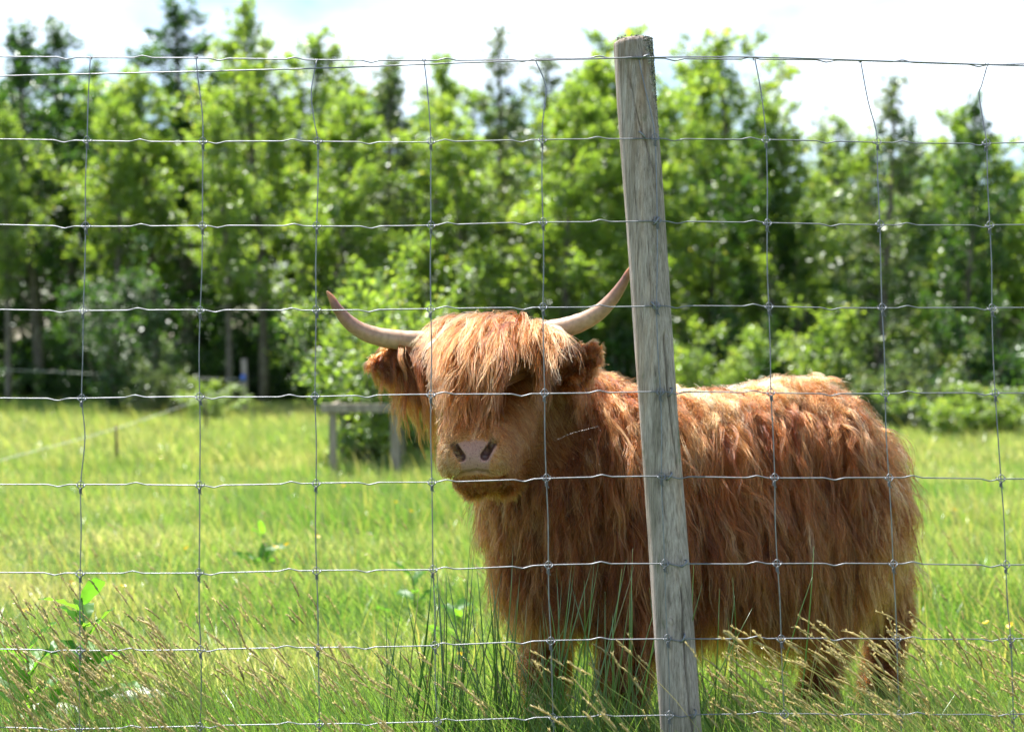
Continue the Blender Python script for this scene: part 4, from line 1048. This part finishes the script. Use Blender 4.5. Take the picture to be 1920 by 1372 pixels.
# ---- ears: long silky hair hanging from the rims
ep, en0 = sample(90000)
ear, head, legm, u, v, w = regions(ep, en0)
for side_, cnt in ((1, 330), (2, 330)):
    s = np.where(ear == side_)[0]; s = s[rng.permutation(len(s))[:cnt]]
    p, n = ep[s], en0[s]; N = len(p)
    tip = (eL[2] if side_ == 1 else eR[2]); bas = (eL[0] if side_ == 1 else eR[0]); axis = nrm(tip-bas)
    al = np.clip(((p-bas) @ axis)/np.linalg.norm(tip-bas), 0, 1.1)
    if side_ == 1:
        comb = tang(axis*0.25 + np.array([0.30, 0, -0.9]) + rng.normal(0, 0.15, (N, 3)), n)
        L = np.interp(al, [0, 0.4, 0.8, 1.1], [0.36, 0.22, 0.10, 0.05])*np.where(rng.random(N) < 0.34, rng.uniform(0.6, 1.1, N), rng.uniform(0.2, 0.4, N))
        gr = np.full(N, 0.24)
    else:
        comb = tang(axis*0.8 + np.array([0, 0, -0.35]) + rng.normal(0, 0.25, (N, 3)), n)
        L = np.interp(al, [0, 0.4, 0.8, 1.1], [0.10, 0.07, 0.045, 0.035])*rng.uniform(0.6, 1.2, N)
        gr = np.full(N, 0.22)
        L = np.where(n[:, 1] < -0.55, L*0.55, L)
    G = grow(p, n, comb, L, np.full(N, 0.2), gr, K=13, clear0=0.003, clear1=0.010, jit=0.06, fall=np.array([0.22 if side_ == 1 else 0.0, 0, -1.0]))
    G = wave(G, rng.uniform(0.001, 0.005, N), rng.uniform(0.07, 0.14, N), L, n)
    C, T = children(G, n, 22, 0.012, 0.75, 0.003, tint0=np.clip(0.5 + rng.normal(0, 0.13, N), 0, 1))
    hair_obj('ear_hair', C, 0.0008, 0.00025, T)

# ------------------------------------------------------------------ foreground plants
def seed_heads(n, xs, ys, hs, lean_amt):
    stalks, heads = MB(), MB()
    for i in range(n):
        x, y, h = xs[i], ys[i], hs[i]; gz = float(ground_z(np.array([x]), np.array([y]))[0])
        lx = -lean_amt[i]*h; ly = rng.normal(0, 0.06)*h
        t = np.linspace(0, 1, 6)
        droop = rng.uniform(0.0, 0.12)*h
        path = np.stack([x + lx*t**1.8 + rng.normal(0, 0.01), y + ly*t**1.5, gz + h*t - droop*t**4], 1)
        tn = np.clip(rng.normal(0.55, 0.22), 0, 1)
        stalks.add(*tube(path, np.linspace(0.0012, 0.0007, 6), 3, False), tn)
        d = path[-1]-path[-2]; d /= np.linalg.norm(d)
        L = rng.uniform(0.04, 0.085)*0.9; ns = 9
        bend = np.array([-0.3*rng.random(), 0, -0.35*rng.random()])
        sp = np.array([path[-1] + (d*(k/(ns-1)) + bend*(k/(ns-1))**2*0.5)*L for k in range(ns)])
        prof = np.array([0.35, 0.75, 1.0, 0.95, 1.0, 0.85, 0.75, 0.5, 0.12])*rng.uniform(0.0013, 0.0027)*(1+0.30*rng.normal(0, 1, ns))
        V, F = tube(sp, np.abs(prof)+0.0003, 5)
        V = V + rng.normal(0, 0.0006, V.shape)
        heads.add(V, F, np.clip(np.repeat(rng.normal(0.5, 0.2), len(V)) + rng.normal(0, 0.2, len(V)), 0, 1))
        for k in range(14):                    # awned spikelets stick out
            b = sp[rng.integers(1, 8)]; dd = d + rng.normal(0, 0.33, 3); dd /= np.linalg.norm(dd); q = np.cross(dd, rng.normal(0, 1, 3)); q /= np.linalg.norm(q)
            heads.add(np.array([b, b+dd*0.006+q*0.0016, b+dd*0.012, b+dd*0.006-q*0.0016]), np.array([[0, 1, 2], [0, 2, 3]]), np.clip(rng.normal(0.65, 0.2), 0, 1))
    return stalks, heads
def seed_patch(cnt, px0, px1, Y0, Y1, top0, top1, lean0, lean1):
    px = rng.uniform(px0, px1, cnt); Y = rng.uniform(Y0, Y1, cnt); tp = top0 + (top1-top0)*rng.random(cnt)
    hs = np.array([max(0.2, P(960, t, yy)[2]) for t, yy in zip(tp, Y)]); le = rng.uniform(lean0, lean1, cnt)
    xs = (px-960)/FPX*Y + le*hs*0.9
    return xs, Y, hs, le
pts = [seed_patch(330, -120, 330, 3.35, 4.3, 1150, 1380, 0.15, 0.62), seed_patch(60, -60, 620, 3.6, 4.4, 1090, 1200, 0.12, 0.45), seed_patch(150, 300, 700, 3.4, 4.3, 1170, 1380, 0.15, 0.6),
       seed_patch(120, 700, 1230, 3.4, 4.1, 1190, 1380, 0.1, 0.7), seed_patch(150, 1400, 1720, 3.4, 4.1, 1140, 1370, 0.3, 0.85), seed_patch(220, 1650, 2060, 3.4, 4.4, 1160, 1390, 0.1, 0.7),
       seed_patch(70, 1290, 1480, 3.5, 4.2, 1200, 1390, 0.1, 0.5), seed_patch(260, 0, 1900, 5.2, 8.5, 1040, 1200, 0.1, 0.5)]
xs, ys, hs, le = [np.concatenate([p[k] for p in pts]) for k in range(4)]
ok = np.abs(ys - (FY0+0.05)) > 0.05
xs, ys, hs, le = xs[ok], ys[ok], hs[ok], le[ok]
hs = np.where(ys > 5, rng.uniform(0.25, 0.42, len(ys)), hs)
sa, sb = seed_heads(len(xs), xs, ys, hs, le)
sg = empty('seeding_grass', (0, 3.9, 0), 'ripe tan seed heads of tall grass nodding along the fence', 'grass'); sg['kind'] = 'stuff'
for mb, nm, mm in ((sa, 'stalk', M['stalk']), (sb, 'seed_head', M['seed'])):
    o = mb.build(nm, mm, sg, (0, 3.9, 0)); o['kind'] = 'stuff'

# rushes: stiff dark green stems in clumps
rush_me = []
for i in range(7):
    h = 0.80; t = np.linspace(0, 1, 8); bend = rng.uniform(0.02, 0.10)
    path = np.stack([bend*t**2, 0.01*np.sin(t*3+i), h*t], 1); mb = MB()
    mb.add(*tube(path, 0.0029*(1-t)**0.45+0.0003, 5), [0.25, 0.35, 0.5, 0.55, 0.3, 0.6, 0.97][i])
    rush_me.append(mb.build('stem', M['rush'], link=False))
for px, Y, cnt, lb in ((815, 3.98, 58, 'loose fan of upright green rush stems left of the cow\'s front legs'), (985, 4.02, 62, 'dense clump of green rush stems before the cow\'s front legs'),
                       (1120, 3.92, 50, 'clump of rush stems mixed with pale seed heads beside the post'), (1345, 4.0, 22, 'sparse rush stems just past the post, below the hanging belly hair')):
    c = P(px, 1372, Y); c[2] = float(ground_z(np.array([c[0]]), np.array([Y]))[0])
    o = empty('rush_clump', c, lb, 'rushes', 'rush clumps at the fence')
    for k in range(cnt):
        q = obj_of('stem', rush_me[rng.integers(0, 7)], o, (rng.normal(0, 0.105), rng.normal(0, 0.07), -0.02))
        s = rng.uniform(0.5, 1.02); q.scale = (s*1.05, s*1.05, s); ox = q.location.x
        q.rotation_euler = (rng.normal(0, 0.10), -0.12 + ox*1.5 + rng.normal(0, 0.17), rng.uniform(0, 6.28) if rng.random() < 0.3 else math.pi+rng.normal(0, 0.8))

# docks: broad wavy leaves
def dock_leaf(L, W, curl, fold=0.25):
    nu, nv = 11, 5; V = []
    for i in range(nu):
        t = i/(nu-1); w = W*math.sin(math.pi*min(1, 0.06+0.94*t))**0.7*(1-0.25*t)
        for j in range(nv):
            s = (j/(nv-1))*2-1
            V.append((t*L*math.cos(curl*t), s*w*0.5, L*math.sin(0.5*curl*t)*0.5 - L*curl*0.35*t*t + fold*abs(s)*w*0.5 + 0.006*math.sin(t*22+s*3)*abs(s)))
    i, j = np.meshgrid(np.arange(nu-1), np.arange(nv-1), indexing='ij'); a = (i*nv+j).ravel()
    F = np.stack([a, a+nv, a+nv+1, a+1], 1); mb = MB(); mb.add(np.array(V), F, rng.random()); return mb.build('leaf', M['dock'], link=False)
dock_me = [dock_leaf(0.20, 0.075, 0.5), dock_leaf(0.24, 0.085, 0.8), dock_leaf(0.17, 0.06, 0.3), dock_leaf(0.22, 0.09, 1.0)]
def dock(px, Y, h, nl, lb, sc_=1.0, lowleaves=4):
    c = P(px, 1372, Y); c[2] = float(ground_z(np.array([c[0]]), np.array([Y]))[0])
    o = empty('dock_plant', c, lb, 'plant')
    t = np.linspace(0, 1, 7); V, F = tube(np.stack([0.02*np.sin(t*3), 0.01*t, h*t], 1), np.linspace(0.006, 0.003, 7)*sc_, 6)
    mb = MB(); mb.add(V, F, 0.9); mb.build('stem', M['rush'], o)
    for k in range(nl + lowleaves):
        q = obj_of('leaf', dock_me[k % 4], o)
        tt = 0.03 if k >= nl else 0.35 + 0.62*(k+0.5)/nl
        q.location = (0.02*math.sin(tt*3), 0.01*tt, h*tt); az = k*2.4 + rng.normal(0, 0.3)
        s = sc_*(1.25 if k >= nl else 1.1-0.4*tt)*rng.uniform(0.85, 1.15); q.scale = (s, s, s)
        q.rotation_euler = (rng.normal(0, 0.35), -rng.uniform(0.15, 1.0), az)
dock(150, 4.45, 0.56, 14, 'tall broad-leaved dock among the tan seed heads', 1.12, 9)
dock(45, 4.45, 0.40, 9, 'low bushy dock with bright lit leaves, beside the tall dock', 1.15, 9)
dock(770, 6.6, 0.27, 5, 'broad-leaved weed out in the meadow left of the cow\'s chest', 0.9, 5)
dock(852, 6.1, 0.22, 4, 'broad-leaved weed closest to the cow\'s chest hair', 0.9, 5)
dock(490, 8.5, 0.22, 3, 'far pale-leaved weed standing alone in the open meadow', 0.9, 5)

# buttercups dotted over the meadow
pet = MB()
for k in range(5):
    a = k*2*math.pi/5; ca, sa_ = math.cos(a), math.sin(a); R_ = np.array([[ca, sa_, 0], [-sa_, ca, 0], [0, 0, 1]])
    q = np.array([[0.001, 0, 0], [0.007, -0.006, 0.003], [0.0125, -0.004, 0.007], [0.0125, 0.004, 0.007], [0.007, 0.006, 0.003]]) @ R_
    pet.add(q, np.array([[0, 1, 4], [1, 2, 3], [1, 3, 4]]), rng.random())
pet_me = pet.build('flower', M['yellow'], link=False)
V, F = tube([[0, 0, -0.26], [0.008, 0.003, -0.12], [0, 0, 0]], 0.0012, 4); mb = MB(); mb.add(V, F, 0.3); bst_me = mb.build('stem', M['stalk'], link=False)
for px, py in ((350,1025),(515,1026),(538,1022),(230,1091),(133,1083),(47,1130),(742,940),(770,955),(595,1005),(330,805),(360,808),(300,850),(410,830),(1850,1175),(1895,1180),(1790,960),(865,1228),(645,905)):
    Y = (CAM_H-0.24)*FPX/(py-630); c = P(px, py, Y); gz = float(ground_z(np.array([c[0]]), np.array([Y]))[0])
    o = empty('buttercup', (c[0], Y, gz), 'small yellow buttercup flower standing up out of the meadow grass', 'flower', 'buttercups in the meadow')
    f = obj_of('flower', pet_me, o, (0, 0, 0.24)); s_ = 1.25; f.scale = (s_, s_, s_); f.rotation_euler = (rng.normal(0.4, 0.3), rng.normal(0, 0.3), rng.uniform(0, 6))
    obj_of('stem', bst_me, o, (0, 0, 0.24))

# pale stones half sunk in the grass
for px, py, Y, s, lb in ((240, 1296, 5.2, 0.085, 'pale flat stone lying in the grass right of the tall dock'), (92, 1335, 5.0, 0.07, 'smaller pale stone lying below the low bushy dock')):
    c = P(px, py, Y)
    import bmesh
    bm = bmesh.new(); bmesh.ops.create_icosphere(bm, subdivisions=3, radius=1)
    V = np.array([v.co[:] for v in bm.verts]); F = np.array([[v.index for v in f.verts] for f in bm.faces]); bm.free()
    V = V*(1+0.16*wob(V, 2.6, px)[:, None]); V = V*np.array([1.5, 0.9, 0.62])*s
    b = np.array([c[0], Y, 0.0]); o = mesh_np('stone', V + np.array([0, 0, c[2]*0.0 + s*0.35]), F, M['stone'], smooth=False); o.location = b
    tag(o, lb, 'stone')

# spider's threads slung between mesh and post
cw = MB(); a = PF(1044, 824); 
cw.add(*tube([PF(1044, 824), PF(1072, 812), PF(1110, 802), PF(1122, 799)], 0.00008, 3))
cc = PF(1112, 845)
for k in range(16):
    an, r_ = rng.uniform(0, 6.28), rng.uniform(0.01, 0.07); c = cc + np.array([math.cos(an)*r_, 0, math.sin(an)*r_*0.85]); cw.add(IV*rng.uniform(0.0003, 0.0007) + c, IF)
co = cw.build('cobweb', principled('spider_silk', (0.85, 0.85, 0.85), 0.2), None, cc); co.location = cc
tag(co, 'torn spider web with bright specks hung between wire mesh and post', 'cobweb')
